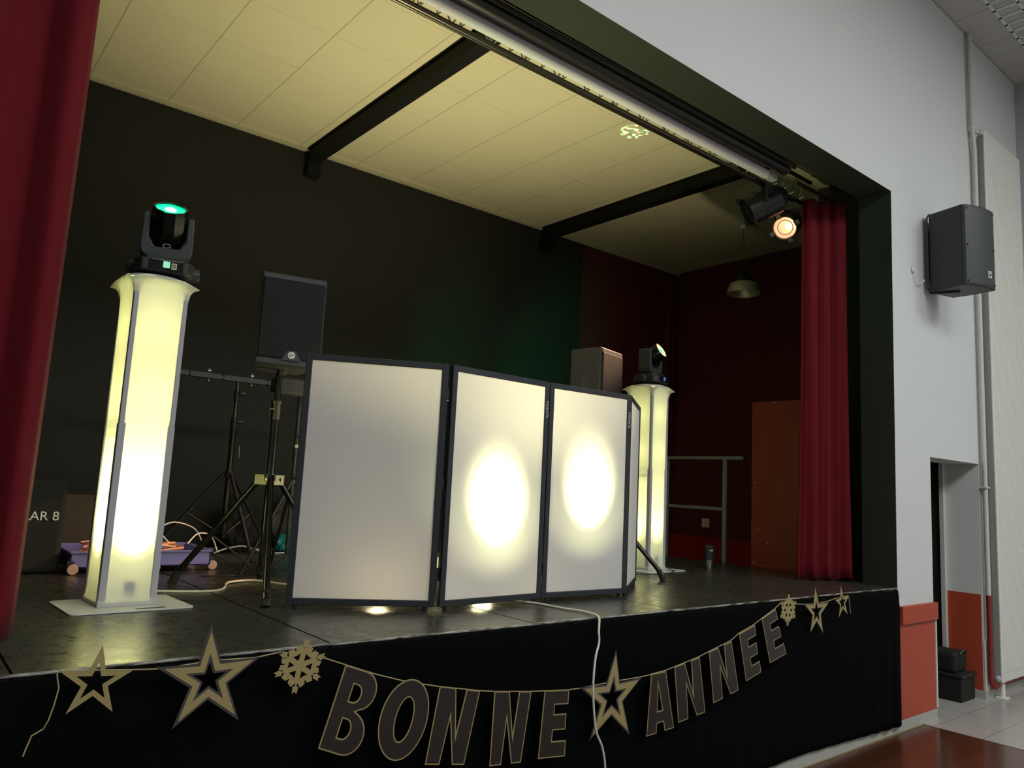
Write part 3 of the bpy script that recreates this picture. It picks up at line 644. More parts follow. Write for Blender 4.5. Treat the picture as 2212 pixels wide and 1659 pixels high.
# ------------------------------------------------------------------ loudspeakers on tripods
def pa_speaker(name_loc, rz, label, w, d, h, back, logo=True, trap=True):
    r = thing('loudspeaker', label, 'loudspeaker', name_loc, rz, group='portable loudspeakers on tripods')
    poly = [(-w/2, 0), (w/2, 0), (w/2, .02), (back/2, d), (-back/2, d), (-w/2, .02)]
    MB().prism(poly, 0, h).build('cabinet', M['black_plastic'], r, bevel=.012)
    MB().box((-w/2+.008, -.016, .040), (w/2-.008, .004, h-.035)).build('grille', M['perf'], r, bevel=.008)
    m = MB(); m.box((-w/2+.006, -.008, h-.036), (w/2-.006, .004, h-.008)); m.box((-w/2+.006, -.008, .010), (w/2-.006, .004, .042)); m.each('front_trim', M['grey_plastic'], r, bevel=.004)
    if logo:
        m = MB(); m.prism([(-.052, .034), (.052, .034), (.022, .085), (-.022, .085)], .0, .003, Matrix.Translation((.010, -.0165, 0)) @ UPRIGHT); m.build('emblem_plate', M['grey_plastic'], r)
        e = MB().cyl((.010, -.0195, .062), (.010, -.0225, .062), .0185, seg=28).build('round_emblem', M['label_white'], r)
        em = MB(); em.tube([(.010+.011*math.cos(a), -.0230, .062+.009*math.sin(a)) for a in [k*.45 for k in range(12)]]+[(.001, -.0230, .062), (.020, -.0230, .062)], .0012, seg=5); em.build('emblem_mark', M['black_metal'], e)
    m = MB(); m.cyl((0, d*.45, -.03), (0, d*.45, .004), .026); m.build('pole_socket', M['dark_steel'], r)
    m = MB()
    for sx in (-1, 1): m.box((sx*(w+back)/4-.006, d*.40, h*.40), (sx*(w+back)/4+.006, d*.62, h*.60))
    m.each('side_handle', M['charcoal'], r, bevel=.003)
    return r
M['perf'] = perforated('perforated_black_grille')
def speaker_stand(c, top, feet, label, hub=.585):
    r = thing('speaker_stand', label, 'tripod stand', (c[0], c[1], 0), group='speaker tripods')
    C = Vector((c[0], c[1], 0))
    MB().cyl((0, 0, .06), (0, 0, .96), .0205).build('lower_tube', M['gloss_black'], r, smooth=True)
    MB().cyl((0, 0, .90), (0, 0, top), .0165).build('upper_tube', M['gloss_black'], r, smooth=True)
    m = MB(); m.cyl((0, 0, .90), (0, 0, 1.0), .027); m.cyl((0, 0, .985), (0, 0, 1.0), .031); m.build('clamp_collar', M['dark_steel'], r, smooth=True)
    m = MB(); m.cyl((.0, -.02, .955), (-.042, -.02, .955), .004); m.box((-.046, -.024, .91), (-.040, -.016, .960)); m.build('clamp_knob', M['dark_steel'], r, bevel=.002)
    m = MB(); m.cyl((0, 0, hub-.015), (0, 0, hub+.025), .030)
    for f in feet:
        a = math.atan2(f[1]-c[1], f[0]-c[0]); m.box((.0, -.019, hub-.035), (.078, -.015, hub+.020), a, (0, 0)); m.box((.0, .015, hub-.035), (.078, .019, hub+.020), a, (0, 0))
    m.build('leg_hub', M['dark_steel'], r, bevel=.003)
    mm = MB()
    for f in feet:
        a = math.atan2(f[1]-c[1], f[0]-c[0]); mm.cyl((.058*math.cos(a-.36), .058*math.sin(a-.36), hub-.005), (.060*math.cos(a-.37), .060*math.sin(a-.37), hub-.005), .008)
    mm.each('hub_bolt', M['steel'], r)
    MB().cyl((0, 0, .085), (0, 0, .125), .028).build('brace_collar', M['black_metal'], r)
    for f in feet:
        d = Vector((f[0]-c[0], f[1]-c[1], 0)); L = d.length; u = d/L
        a = u*.06+Vector((0, 0, hub-.01)); e = d+Vector((0, 0, .035))
        m = MB(); m.cyl(a, e, .0165); leg = m.build('leg', M['gloss_black'], r, smooth=True)
        MB().cyl(a+(e-a)*.93, e+Vector((0, 0, -.033))+u*.004, .019, .024).build('rubber_foot', M['rubber'], leg)
        q = a+(e-a)*.56; p = u*.028+Vector((0, 0, .105)); sd = Vector((-u.y, u.x, 0))*.012
        m = MB(); m.cyl(p, q, .006, seg=4); m.build('brace', M['dark_steel'], r)
    return r
speaker_stand((1.62, 1.335), 1.165, ((1.452, .838), (1.285, 1.70), (2.10, 1.44)), 'black tripod stand carrying the loudspeaker left of the folding screen')
pa_speaker((1.605, 1.195, 1.172), math.radians(-12), 'black loudspeaker with round white emblem on the tripod left of the folding screen', .345, .30, .50, .23)
speaker_stand((4.08, 1.385), 1.15, ((4.365, .90), (3.55, 1.40), (4.32, 1.88)), 'black tripod stand mostly hidden behind the folding screen, one leg showing right of it')
pa_speaker((4.125, 1.24, 1.155), math.radians(15), 'black loudspeaker seen from the side behind the right end of the folding screen', .32, .28, .50, .26, logo=False)

# ------------------------------------------------------------------ lighting stand with T bar at the back
r = thing('lighting_stand', 'tall black lighting stand with a grey T bar standing near the back wall', 'light stand', (1.95, 2.9, 0))
MB().cyl((0, 0, .14), (0, 0, .93), .021).build('lower_tube', M['gloss_black'], r, smooth=True)
MB().cyl((0, 0, .9), (0, 0, 1.26), .0125).build('upper_tube', M['dark_steel'], r, smooth=True)
m = MB(); m.cyl((0, 0, .92), (0, 0, 1.0), .023); m.cyl((0, 0, 1.12), (0, 0, 1.2), .020); m.each('clamp_collar', M['black_metal'], r)
m = MB(); m.cyl((.02, -.02, 1.175), (.055, -.03, 1.175), .020); m.cyl((.02, -.01, .97), (.06, -.02, .97), .016); m.each('clamp_knob', M['charcoal'], r)
m = MB(); m.cyl((.0, 0, .57), (0, 0, .62), .030); m.build('leg_hub', M['black_metal'], r)
for fx, fy in ((.05, -.46), (-.46, .12), (.42, .18)):
    a = Vector((fx, fy, 0)).normalized()*.03+Vector((0, 0, .6)); e = Vector((fx, fy, .02))
    l = MB().cyl(a, e, .0125).build('leg', M['black_metal'], r, smooth=True); MB().cyl(e, e-Vector((0, 0, .018)), .015, .019).build('rubber_foot', M['rubber'], l)
    MB().cyl(Vector((fx, fy, 0)).normalized()*.02+Vector((0, 0, .17)), a+(e-a)*.5, .006, seg=4).build('brace', M['dark_steel'], r)
m = MB()
for x0, x1 in ((-.72, -.36), (-.345, -.13), (-.11, .20), (.22, .62)): m.box((x0, -.020, 1.262), (x1, .020, 1.300))
m.box((-.72, -.014, 1.268), (.62, .014, 1.294)); m.build('t_bar', M['grey_plastic'], r, bevel=.003)
for x in (-.50, -.21, .10, .40):
    m = MB(); m.cyl((x, 0, 1.24), (x, 0, 1.335), .0035); m.cyl((x-.012, 0, 1.318), (x+.012, 0, 1.318), .0045); m.sphere((x, 0, 1.245), .008); m.build('wing_bolt', M['steel'], r)
MB().cyl((.045, -.03, .80), (.048, -.03, .71), .003).build('safety_pin', M['steel'], r)
# a second stand, dark, just left of the folding screen
r = thing('equipment_stand', 'thin black stand with clamp knobs directly behind the left tripod', 'stand', (2.02, 1.95, 0))
MB().cyl((0, 0, .12), (0, 0, 1.16), .013).build('pole', M['black_metal'], r, smooth=True)
m = MB(); m.cyl((0, 0, .86), (.045, -.02, .86), .018); m.cyl((0, 0, .60), (.03, -.02, .60), .022); m.each('clamp_knob', M['charcoal'], r)
MB().cyl((0, 0, .78), (0, 0, .80), .017).build('collar', M['steel'], r)
for fx, fy in ((.36, -.20), (-.30, -.05), (.05, .36)):
    MB().cyl((0, 0, .58), (fx, fy, .014), .010).build('leg', M['black_metal'], r, smooth=True)
r = thing('light_fixture', 'black lamp bar with white sticker hanging under the loudspeaker left of the screen', 'stage light', (1.99, 1.86, 1.16))
MB().box((-.19, -.05, -.06), (.14, .05, .04)).build('housing', M['rubber'], r, bevel=.012)
MB().box((.045, -.054, -.02), (.075, -.050, .010)).build('sticker', M['label_white'], r)
m = MB(); m.cyl((.01, -.052, .015), (.01, -.058, .015), .012); m.cyl((.045, -.052, .025), (.045, -.058, .025), .007); m.build('control_knob', M['grey_plastic'], r)
r2 = MB().cyl((0, 0, 0), (0, 0, 0.001), .001) ; r2.bm.free()

# ------------------------------------------------------------------ truss, rolled screen, spotlights
r = thing('lighting_truss', 'long thin steel lattice truss hanging behind the black lintel', 'truss', (2.0, .61, 3.08))
X0, X1 = -1.45, 3.84
m = MB()
m.cyl((X0, 0, 0), (X1, 0, 0), .0165, seg=12); m.build('lower_chord', M['dark_steel'], r, smooth=True)
m = MB(); m.cyl((X0, 0, .22), (X1, 0, .22), .016, seg=12); m.cyl((X0, .17, .11), (X1, .17, .11), .014, seg=12); m.each('upper_chord', M['dark_steel'], r, smooth=True)
m = MB(); x = X0
while x < X1-.2:
    m.cyl((x, 0, 0), (x+.13, 0, .22), .005, seg=6); m.cyl((x+.13, 0, .22), (x+.26, 0, 0), .005, seg=6); m.cyl((x+.06, 0, 0), (x+.13, .17, .11), .005, seg=6); m.cyl((x+.13, .17, .11), (x+.2, 0, .22), .005, seg=6); x += .26
m.build('lacing', M['steel'], r)
m = MB(); x = X0+.1
while x < X1-.1:
    m.tube([(x, -.012, .012), (x-.018, -.035, .045), (x-.012, -.045, .062)], .004, seg=5); m.tube([(x, -.012, .012), (x+.028, -.035, .034)], .004, seg=5); x += .155+.04*math.sin(x*9)
m.each('hook', M['steel'], r, n=2)
m = MB()
for x in (-1.2, .2, 1.6, 3.5): m.cyl((x, 0, .22), (x, 0, .44), .008)
m.each('hanger', M['dark_steel'], r)
# rolled up projection screen
r = thing('rolled_projection_screen', 'long off-white rolled projection screen tube behind the lintel', 'projection screen', (2, .50, 3.082))
MB().cyl((-1.45, 0, 0), (2.985, 0, 0), .036, seg=28).build('fabric_roll', M['tube_white'], r, smooth=True)
m = MB(); m.cyl((2.985, 0, 0), (3.06, 0, 0), .026, seg=20); m.box((3.03, -.03, -.025), (3.10, .03, .02)); m.build('end_bracket', M['truss_grey'], r, bevel=.004)
MB().box((-1.45, -.005, .034), (2.95, .012, .20)).build('hanging_profile', M['tube_white'], r)
# black screen housing and tube between lintel and roll
r = thing('blackout_housing', 'long black housing with rounded underside running between lintel and rolled screen', 'housing', (2, .37, 3.12))
m = MB(); m.box((-1.45, -.095, .02), (3.12, .095, .30)); m.build('case', M['black_metal'], r, bevel=.01)
MB().cyl((-1.45, .045, .018), (3.12, .045, .018), .048, seg=24).build('roller', M['black_metal'], r, smooth=True)
MB().cyl((-1.45, -.045, .004), (3.10, -.045, .004), .020, seg=16).build('glossy_bar', M['gloss_black'], r, smooth=True)
tag(MB().box((-2.1, .275, 3.098), (5.90, .281, 3.106)).build('edge_strip', M['dark_steel']), 'thin metal strip along the back lower edge of the lintel', 'metal strip')

def par_can(front, tail, label, lit, R_=.118):
    f, t = Vector(front), Vector(tail); d = (f-t); L = d.length; d.normalize()
    r = thing('stage_spotlight', label, 'spotlight', tuple((f+t)/2), group='black can spotlights on the truss')
    c = (f+t)/2; T = Matrix.Translation(t-c) @ d.to_track_quat('Z', 'Y').to_matrix().to_4x4()
    MB().lathe([(0, -.05), (.055, -.05), (.075, -.03), (.10, .0), (R_, .02), (R_, L), (R_-.006, L), (R_-.006, L-.10)], T, seg=36).build('can_body', M['black_metal'], r, smooth=True)
    MB().lathe([(R_+.001, L*.55), (R_+.006, L*.56), (R_+.006, L*.60), (R_+.001, L*.61)], T, seg=36).build('ring', M['black_metal'], r, smooth=True)
    m = MB()
    for k in range(4):
        a = math.radians(20+90*k); ca, sa = math.cos(a), math.sin(a)
        m.box((R_-.012, -.022, L-.012), (R_+.034, .022, L+.008), a, (0, 0))
    m.each('filter_clip', M['black_metal'], r, mtx=T, bevel=.003)
    if lit:
        MB().lathe([(.0, L-.12), (.035, L-.115), (.07, L-.07), (R_-.008, L-.012)], T, seg=36).build('reflector', M['par_lens'], r, smooth=True)
        MB().sphere((.02, 0, L-.075), .030, (1, 1, .5)).build('lamp', M['par_lamp'], r, mtx=T, smooth=True)
        m = MB(); m.lathe([(.058, L-.030), (.065, L-.030), (.065, L-.026), (.058, L-.026), (.058, L-.030)], T, seg=36); m.build('retaining_ring', M['dark_steel'], r)
    else:
        MB().lathe([(.0, L-.05), (R_-.008, L-.03)], T, seg=36).build('lens', M['gloss_black'], r)
    s = Vector((d.y, -d.x, 0)).normalized()*(R_+.012); top = 3.09-c.z
    m = MB(); m.box((-.011, -.003, 0), (.011, .003, 1)); m.bm.free(); m = MB()
    for q in (s, -s): m.cyl(q, q+Vector((0, 0, top-.02)), .011, seg=6)
    m.cyl(s+Vector((0, 0, top-.02)), -s+Vector((0, 0, top-.02)), .011, seg=6)
    m.build('yoke', M['black_metal'], r)
    m = MB()
    for q in (s, -s): m.cyl(q*.92, q*1.12, .016, seg=12)
    m.each('tilt_knob', M['black_metal'], r)
    return d
par_can((5.07, .72, 2.855), (5.245, .545, 2.99), 'black can spotlight seen from the side at the right end of the truss', False)
d = par_can((5.617, .72, 2.868), (5.86, .80, 3.02), 'lit warm can spotlight next to the right curtain', True, .098)
light('SPOT', 'par_beam', (5.59, .71, 2.85), (1.7, 2.3, 0), 800, (1, .56, .36), spot_size=math.radians(24), spot_blend=.8, shadow_soft_size=.06)
m = MB(); m.tube(smooth_path([(5.30, .60, 3.10), (5.36, .62, 2.99), (5.48, .60, 2.97), (5.6, .56, 3.0), (5.75, .55, 3.10)], 6), .006, seg=6)
tag(m.build('lamp_cable', M['black_cable']), 'black cable looping between the two can spotlights', 'cable')

# ------------------------------------------------------------------ pendant lamp over the stairwell
r = thing('pendant_lamp', 'round metal pendant lamp hanging in front of the dark red wall', 'pendant lamp', (6.82, 1.92, 2.74))
MB().lathe([(.172, 0), (.170, .012), (.160, .055), (.145, .100), (.120, .125), (.118, .122), (.142, .097), (.156, .053), (.167, .004), (.172, 0)], seg=40).build('shade', M['shade_metal'], r, smooth=True)
MB().lathe([(.128, .118), (.135, .128), (.132, .142), (.100, .150), (.098, .170), (.070, .178), (.066, .215), (.035, .250), (.018, .262), (.016, .300), (0, .300)], seg=32).build('lamp_body', M['black_metal'], r, smooth=True)
MB().tube(smooth_path([(0, 0, .29), (.004, 0, .45), (-.003, 0, .62), (-.012, 0, .70), (0, 0, .76)], 5), .0045, seg=6).build('cord', M['cord'], r)
MB().sphere((0, 0, .745), .045, (1, 1, .85)).build('ceiling_rose', M['white_plastic'], r, smooth=True)
MB().sphere((0, 0, .09), .040).build('bulb', M['white_plastic'], r, smooth=True)

# ------------------------------------------------------------------ stairwell guard
r = thing('guard_rail', 'grey green metal guard rail along the stairwell at the right end of the stage', 'railing', (6.12, 2.0, 0))
MB().box((-.016, -.56, .955), (.016, .34, .985)).build('top_rail', M['rail'], r, bevel=.004)
MB().box((-.014, -.38, .480), (.014, .32, .510)).build('mid_rail', M['rail'], r, bevel=.004)
for y in (.31, -.37): MB().box((-.016, y-.016, -.0), (.016, y+.016, .96)).build('post', M['rail'], r, bevel=.004)
r = thing('wooden_board', 'brown red board panel standing at the stage edge behind the right curtain', 'panel', (6.19, .85, 0))
MB().box((-.015, -.20, 0), (.015, .53, 1.488)).build('board', M['board'], r, bevel=.002)
m = MB()
for y, z in ((.46, .33), (.36, .22), (.50, .035), (.42, .02), (.495, .75), (.30, 1.475)): m.cyl((-.015, y, z), (-.0175, y, z), .006, seg=8)
m.each('screw', M['label_white'], r)
r = thing('wall_socket', 'cream square socket plate on the dark red wall behind the guard rail', 'socket', (XR, 3.14, .28))
MB().box((-.012, -.055, -.055), (-.001, .055, .055)).build('cover_plate', M['socket'], r, bevel=.006)
MB().cyl((-.013, 0, 0), (-.011, 0, 0), .022).build('outlet', M['white_plastic'], r)
r = thing('travel_mug', 'black travel mug with steel base standing on the stage floor before the guard rail', 'mug', (5.541, 1.37, 0))
MB().lathe([(0, .001), (.028, .001), (.031, .010), (.036, .070), (.036, .074), (0, .074)], seg=28).build('steel_base', M['steel'], r, smooth=True)
MB().lathe([(.0, .072), (.039, .072), (.041, .080), (.043, .150), (.042, .160), (0, .160)], seg=28).build('grip_sleeve', M['black_plastic'], r, smooth=True)
MB().lathe([(.0, .158), (.045, .160), (.046, .170), (.046, .188), (.040, .194), (0, .194)], seg=28).build('lid', M['black_plastic'], r, smooth=True)
MB().box((-.013, -.0445, .148), (.013, -.0405, .158)).build('logo', M['label_white'], r, mtx=Matrix.Rotation(math.radians(-30), 4, 'Z'))

# ------------------------------------------------------------------ things lying at the back left
r = thing('storage_case', 'black gear bag marked with white letters, half behind the left curtain', 'case', (.55, 2.3, 0))
MB().box((-.42, 0, 0), (.30, .42, .525)).build('case_body', M['dark_fabric'], r, bevel=.03, seg=3)
MB().tube([(-.3, -.002, .45), (-.1, -.012, .48), (.1, -.002, .45)], .012).build('handle', M['dark_fabric'], r)
text('lettering', 'LAR 8', .070, M['label_white'], r, Matrix.Translation((.090, -.004, .292)) @ UPRIGHT, .001)
tag(MB().box((.90, 2.85, 0), (1.30, 3.15, .42)).build('brown_case', M['brown_case'], bevel=.01), 'dark brown case standing on the floor behind the violet crate', 'case')
r = thing('crate_trolley', 'shallow violet plastic crate on casters holding coiled cables', 'crate', (1.265, 2.47, 0))
m = MB(); L_, W_ = .385, .25
m.prism([(-L_, -W_), (L_, -W_), (L_, W_), (-L_, W_)], .035, .045)
for a, b_ in (((-L_, -W_), (L_, -W_+.012)), ((-L_, W_-.012), (L_, W_)), ((-L_, -W_), (-L_+.012, W_)), ((L_-.012, -W_), (L_, W_))): m.box((*a, .035), (*b_, .125))
m.box((-L_-.012, -W_-.012, .115), (L_+.012, -W_, .128)); m.box((-L_-.012, W_, .115), (L_+.012, W_+.012, .128)); m.box((L_, -W_-.012, .115), (L_+.012, W_+.012, .128)); m.box((-L_-.012, -W_-.012, .115), (-L_, W_+.012, .128))
m.build('tub', M['purple'], r, bevel=.003)
for cx, cy in ((.40, -.20), (.05, -.262), (-.38, -.262), (.40, .20)):
    c = MB(); c.box((cx-.02, cy-.004, .03), (cx+.02, cy+.02, .075)); c = c.build('caster_fork', M['black_metal'], r, bevel=.004)
    MB().cyl((cx+.012, cy-.016, .030), (cx+.012, cy+.014, .030), .029, seg=20).build('caster_wheel', M['caster'], c, bevel=.004)
m = MB(); rnd = random.Random(4); pts = []
for k in range(150):
    a = k*.42; rr = .13+.045*math.sin(k*.37)+.02*rnd.random(); pts.append((1.25+rr*1.8*math.cos(a)+.05*math.sin(k*.05), 2.47+rr*1.05*math.sin(a), .070+.0005*k+.010*math.sin(a*1.7)+.008*rnd.random()))
tag(MB().tube(smooth_path(pts, 3), .0065, seg=6).build('coiled_cable', M['orange_cable'], smooth=True), 'pale orange extension cable coiled in the violet crate', 'cable')
def cable(pts, rad, m, lab): tag(MB().tube(smooth_path(pts, 7), rad, seg=8).build('floor_cable', M[m], smooth=True), lab, 'cable')
cable([(1.05, 1.5, .006), (1.22, 1.40, .006), (1.38, 1.36, .006), (1.47, 1.44, .006), (1.56, 1.62, .010), (1.72, 1.66, .008), (1.84, 1.45, .006), (2.02, 1.40, .006), (2.3, 1.25, .006)], .0065, 'white_cable', 'thick white cable on the stage floor between column and folding screen')
cable([(1.0, 1.42, .004), (1.20, 1.12, .004), (1.36, 1.13, .004), (1.50, 1.28, .004), (1.63, 1.22, .004), (1.85, 1.32, .004)], .0032, 'black_cable', 'thin dark cable on the floor in front of the thick white one')
cable([(1.4, 3.60, .006), (1.8, 3.56, .006), (2.2, 3.50, .006), (2.45, 3.42, .006), (2.8, 3.38, .006)], .007, 'white_cable', 'white cable running along the foot of the back wall')
cable([(2.0, 3.2, .006), (2.10, 3.22, .035), (2.22, 3.24, .05), (2.30, 3.22, .03), (2.38, 3.15, .006), (2.50, 3.10, .010), (2.6, 3.14, .02)], .006, 'white_cable', 'looped white cable lying behind the lighting stand')
cable([(1.50, 2.55, .13), (1.44, 2.60, .22), (1.56, 2.72, .26), (1.72, 2.80, .21), (1.80, 2.85, .10)], .005, 'white_cable', 'cream cable arching out of the violet crate')
cable([(1.62, 2.60, .13), (1.70, 2.66, .19), (1.80, 2.70, .17), (1.86, 2.72, .06)], .005, 'white_cable', 'small cream cable loop over the right end of the crate')
cable([(1.28, 2.60, .13), (1.38, 2.72, .32), (1.30, 2.8, .42)], .005, 'white_cable', 'short pale cable end rising beside the light column')
cable([(1.66, 2.20, .10), (1.74, 2.12, .05), (1.78, 2.0, .006), (1.68, 1.9, .006), (1.5, 1.95, .006)], .0035, 'black_cable', 'thin black cable trailing from the crate onto the floor')
cable([(4.70, 1.52, .01), (4.3, 1.32, .01), (4.55, 1.15, .009), (4.88, 1.22, .009), (4.99, 1.36, .02)], .0035, 'black_cable', 'thin black cable across the base plate of the right column')
def bag(loc, s, label, m, seed, name):
    rnd = random.Random(seed); bm = bmesh.new(); bmesh.ops.create_icosphere(bm, subdivisions=4, radius=1)
    from mathutils import noise
    for v in bm.verts:
        n = noise.noise(v.co*1.6+Vector((seed, 0, 0)))*.35+noise.noise(v.co*4+Vector((0, seed, 0)))*.14
        v.co = v.co*(1+n); v.co.z = max(v.co.z, -.75)
        v.co = Vector((v.co.x*s[0], v.co.y*s[1], (v.co.z+.75)*s[2]))
    mm = MB(); mm.bm.free(); mm.bm = bm; o = mm.build(name, M[m], smooth=False); o.location = loc; tag(o, label, 'bag'); return o
o = bag((2.66, 3.14, 0), (.19, .09, .13), 'crumpled teal plastic bag lying on the floor beside the folding screen', 'teal', 2, 'plastic_bag')
text('bag_print', 'ont rem', .035, M['label_white'], o, Matrix.Translation((-.14, -.108, .10)) @ UPRIGHT @ Matrix.Rotation(.08, 4, 'Z'), .001)
bag((2.24, 3.38, 0), (.14, .12, .25), 'dark nylon bag slumped against the back wall beside the teal bag', 'dark_fabric', 8, 'nylon_bag')
bag((2.76, 3.48, 0), (.22, .08, .26), 'dark brown bag behind the teal plastic bag', 'brown_case', 5, 'duffel_bag')

# ------------------------------------------------------------------ wall loudspeaker
r = thing('wall_speaker', 'black wall mounted loudspeaker between the stage opening and the radiator', 'loudspeaker', (6.46, -.35, 2.375), math.radians(-15))
hw, hd, hh = .375, .335, .67
poly = [(0, .03), (.012, .004)]+[(.375*k/8, -.026*math.sin(PI*k/8)) for k in range(1, 8)]+[(hw, 0), (hw-.02, hd*.6), (hw-.06, hd), (.06, hd), (.0, hd*.92)]
MB().prism(poly, 0, hh).build('cabinet', M['charcoal'], r, bevel=.014, seg=3)
MB().prism([(.012, -.004)]+[(.012+.351*k/8, -.004-.024*math.sin(PI*k/8)) for k in range(1, 8)]+[(hw-.012, -.004), (hw-.012, .02), (.012, .02)], .02, hh-.02).build('grille', M['grey_plastic'], r, bevel=.004)
e = MB().box((.245, -.0275, .085), (.285, -.0245, .140)).build('emblem', M['label_white'], r)
m = MB(); m.tube([(.276, -.029, .130), (.255, -.029, .128), (.256, -.029, .114), (.268, -.029, .113), (.256, -.029, .111), (.257, -.029, .096), (.272, -.029, .098)], .0022, seg=5); m.tube([(.262, -.029, .120), (.270, -.029, .095), (.279, -.029, .122)], .0022, seg=5); m.build('emblem_mark', M['black_metal'], e)
m = MB()
for z in (.035, .33, .635):
    for x, yy in ((.03, -.014), (.345, -.014)): m.cyl((x, yy, z), (x, yy+.008, z), .007, seg=10)
m.each('screw', M['black_metal'], r)
MB().box((.06, hd, .12), (.20, hd+.045, .55)).build('wall_bracket', M['black_metal'], r, bevel=.004)
m = MB(); m.tube([(-.006, hd*.95, .03), (-.008, hd*.95, .64), (.02, hd*.95, .672), (.06, hd, .675)], .009); m.tube([(-.006, hd*.95, .03), (.02, hd*.95, -.006), (.15, .15, -.008)], .009); m.build('mounting_frame', M['black_plastic'], r)
r = thing('cable_outlet', 'small white cable outlet on the white wall left of the wall loudspeaker', 'outlet', (6.33, 0, 2.53))
MB().box((-.022, -.018, -.022), (.022, -.001, .022)).build('cover', M['white_plastic'], r, bevel=.005)
MB().tube(smooth_path([(0, -.02, -.01), (.02, -.03, -.06), (.07, -.04, -.10), (.12, -.05, -.07)], 5), .004).build('cable', M['white_plastic'], r)

# ------------------------------------------------------------------ radiator and pipes
r = thing('tall_radiator', 'very tall cream ribbed panel radiator on the white wall at the right', 'radiator', (7.685, -.112, 0))
RZ0, RZ1 = -.86, 4.18
RW = .95
m = MB(); m.box((0, 0, RZ0), (RW, .012, RZ1)); x = .05
while x < RW-.03: m.box((x, -.006, RZ0+.08), (x+.020, .002, RZ1-.35)); x += .040
m.build('front_panel', M['rad'], r, bevel=.003)
m = MB(); m.box((.0, .012, RZ0), (.010, .056, RZ1-.02)); m.box((RW-.01, .012, RZ0), (RW, .056, RZ1-.02)); m.each('side_panel', M['rad_side'], r)
MB().box((.02, .056, RZ0+.02), (RW, .075, RZ1-.04)).build('back_panel', M['rad'], r, bevel=.003)
m = MB()
for x in (.12, .85):
    m.cyl((x, .040, FH+.012), (x, .040, RZ0+.02), .020); m.box((x-.055, .0, FH), (x+.055, .08, FH+.016))
m.each('foot', M['rad'], r, n=2, bevel=.003)
m = MB(); m.cyl((-.05, .06, RZ1-.02), (.01, .03, RZ1-.02), .018); m.sphere((0.0, .03, RZ1-.02), .030); m.sphere((-.05, .06, RZ1-.01), .022); m.build('valve', M['pipe'], r, smooth=True)
m = MB(); m.sphere((-.005, .03, RZ0+.03), .028); m.build('drain_valve', M['truss_grey'], r, smooth=True)
def pipe(x, y, lab, off):
    r = thing('heating_pipe', lab, 'pipe', (x, y, 0), group='cream heating pipes beside the radiator')
    MB().tube(smooth_path([(off, 0, CH-.003), (off, 0, 4.32), (off, 0, 4.22), (.02, 0, 4.04), (.035, 0, 3.9), (.035, 0, 3.0), (.035, 0, -.13)], 5), .021, seg=14).build('upper_pipe', M['pipe'], r, smooth=True)
    MB().tube(smooth_path([(.035, 0, -.13), (.035, 0, -.6), (.035, 0, -.84), (.042, -.005, -.88), (.06, -.012, -.90), (.075, -.03, -.895)], 5), .021, seg=14).build('lower_pipe', M['pipe_red'], r, smooth=True)
    return r
pipe(7.605, -.040, 'cream heating pipe nearest the doorway, painted red below', -.005)
r = thing('heating_pipe', 'second cream heating pipe between the first one and the radiator', 'pipe', (7.712, -.018, 0), group='cream heating pipes beside the radiator')
MB().tube([(-.06, 0, CH-.003), (-.06, 0, 4.24)], .012, seg=12).build('upper_pipe', M['pipe'], r, smooth=True)
m = MB(); m.box((7.60, -.066, .80), (7.68, -.016, .815)); tag(m.build('pipe_clamp', M['pipe']), 'small clamp holding the heating pipe beside the doorway', 'clamp')

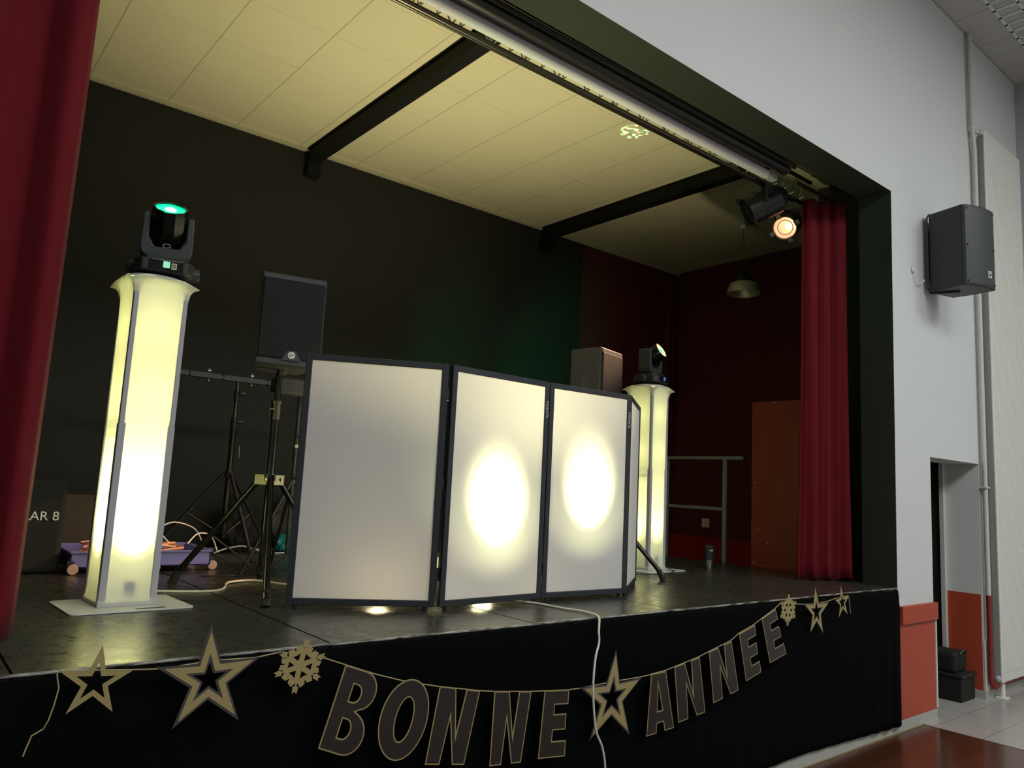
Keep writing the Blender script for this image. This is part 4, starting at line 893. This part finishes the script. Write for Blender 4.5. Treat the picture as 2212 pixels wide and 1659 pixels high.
# ------------------------------------------------------------------ doorway: black bags on the floor, ceiling grid panel
r = thing('equipment_case', 'black case on the tiled floor inside the doorway, lower of the two', 'case', (7.47, .22, FH))
MB().box((-.20, -.16, .0), (.095, .22, .20)).build('case_body', M['dark_fabric'], r, bevel=.01)
MB().box((-.215, -.175, .20), (.108, .22, .225)).build('lid', M['black_plastic'], r, bevel=.004)
r = thing('equipment_case', 'black bag stacked on the lower case inside the doorway', 'bag', (7.44, .24, FH+.226))
MB().box((-.16, -.13, .0), (.105, .18, .17)).build('bag_body', M['dark_fabric'], r, bevel=.03, seg=3)
MB().tube(smooth_path([(-.06, -.13, .15), (0, -.15, .19), (.06, -.13, .16)], 4), .010).build('handle', M['black_plastic'], r)
tag(MB().box((6.75, .45, FH), (7.15, .74, FH+.55)).build('flight_case', M['black_plastic'], bevel=.01), 'large dark case standing in the dark backstage behind the doorway', 'case')
r = thing('ceiling_grid', 'white lattice panel recessed in the hall ceiling at the upper right', 'ceiling panel', (7.62, -1.45, CH))
m = MB()
for k in range(10): m.box((-.70, -.6+k*.19, -.012), (.70, -.575+k*.19, -.002))
for k in range(10): m.box((-.70+k*.152, -.6, -.012), (-.675+k*.152, 1.135, -.002))
m.build('lattice', M['white_plastic'], r)
bpy.context.view_layer.update()

o = light('SPOT', 'pattern_beam', Vector((4.80, 1.44, 1.90)), (4.417, 1.35, SCZ), 420, (1, 1, 1), spot_size=math.radians(8.5), spot_blend=.25, shadow_soft_size=.004)  # spot without a fixture, added to throw the coloured ceiling pattern
o.data.use_nodes = True; nt = o.data.node_tree; em = nt.nodes['Emission']
tc = nt.nodes.new('ShaderNodeTexCoord'); n1 = nt.nodes.new('ShaderNodeTexNoise'); n1.inputs['Scale'].default_value = 38; n1.inputs['Detail'].default_value = 2
nt.links.new(tc.outputs['Normal'], n1.inputs['Vector']); r1 = nt.nodes.new('ShaderNodeValToRGB'); r1.color_ramp.elements[0].position = .52; r1.color_ramp.elements[1].position = .58
r1.color_ramp.elements[0].color = (0, 0, 0, 1); nt.links.new(n1.outputs['Fac'], r1.inputs[0])
n2 = nt.nodes.new('ShaderNodeTexNoise'); n2.inputs['Scale'].default_value = 30; nt.links.new(tc.outputs['Normal'], n2.inputs['Vector'])
r2 = nt.nodes.new('ShaderNodeValToRGB'); r2.color_ramp.elements[0].color = (.15, 1, .4, 1); r2.color_ramp.elements[0].position = .45; r2.color_ramp.elements[1].color = (1, .45, .3, 1); r2.color_ramp.elements[1].position = .6
nt.links.new(n2.outputs['Fac'], r2.inputs[0]); mx = nt.nodes.new('ShaderNodeMix'); mx.data_type = 'RGBA'; mx.blend_type = 'MULTIPLY'; mx.inputs[0].default_value = 1
nt.links.new(r1.outputs[0], mx.inputs[6]); nt.links.new(r2.outputs[0], mx.inputs[7]); nt.links.new(mx.outputs[2], em.inputs['Color'])
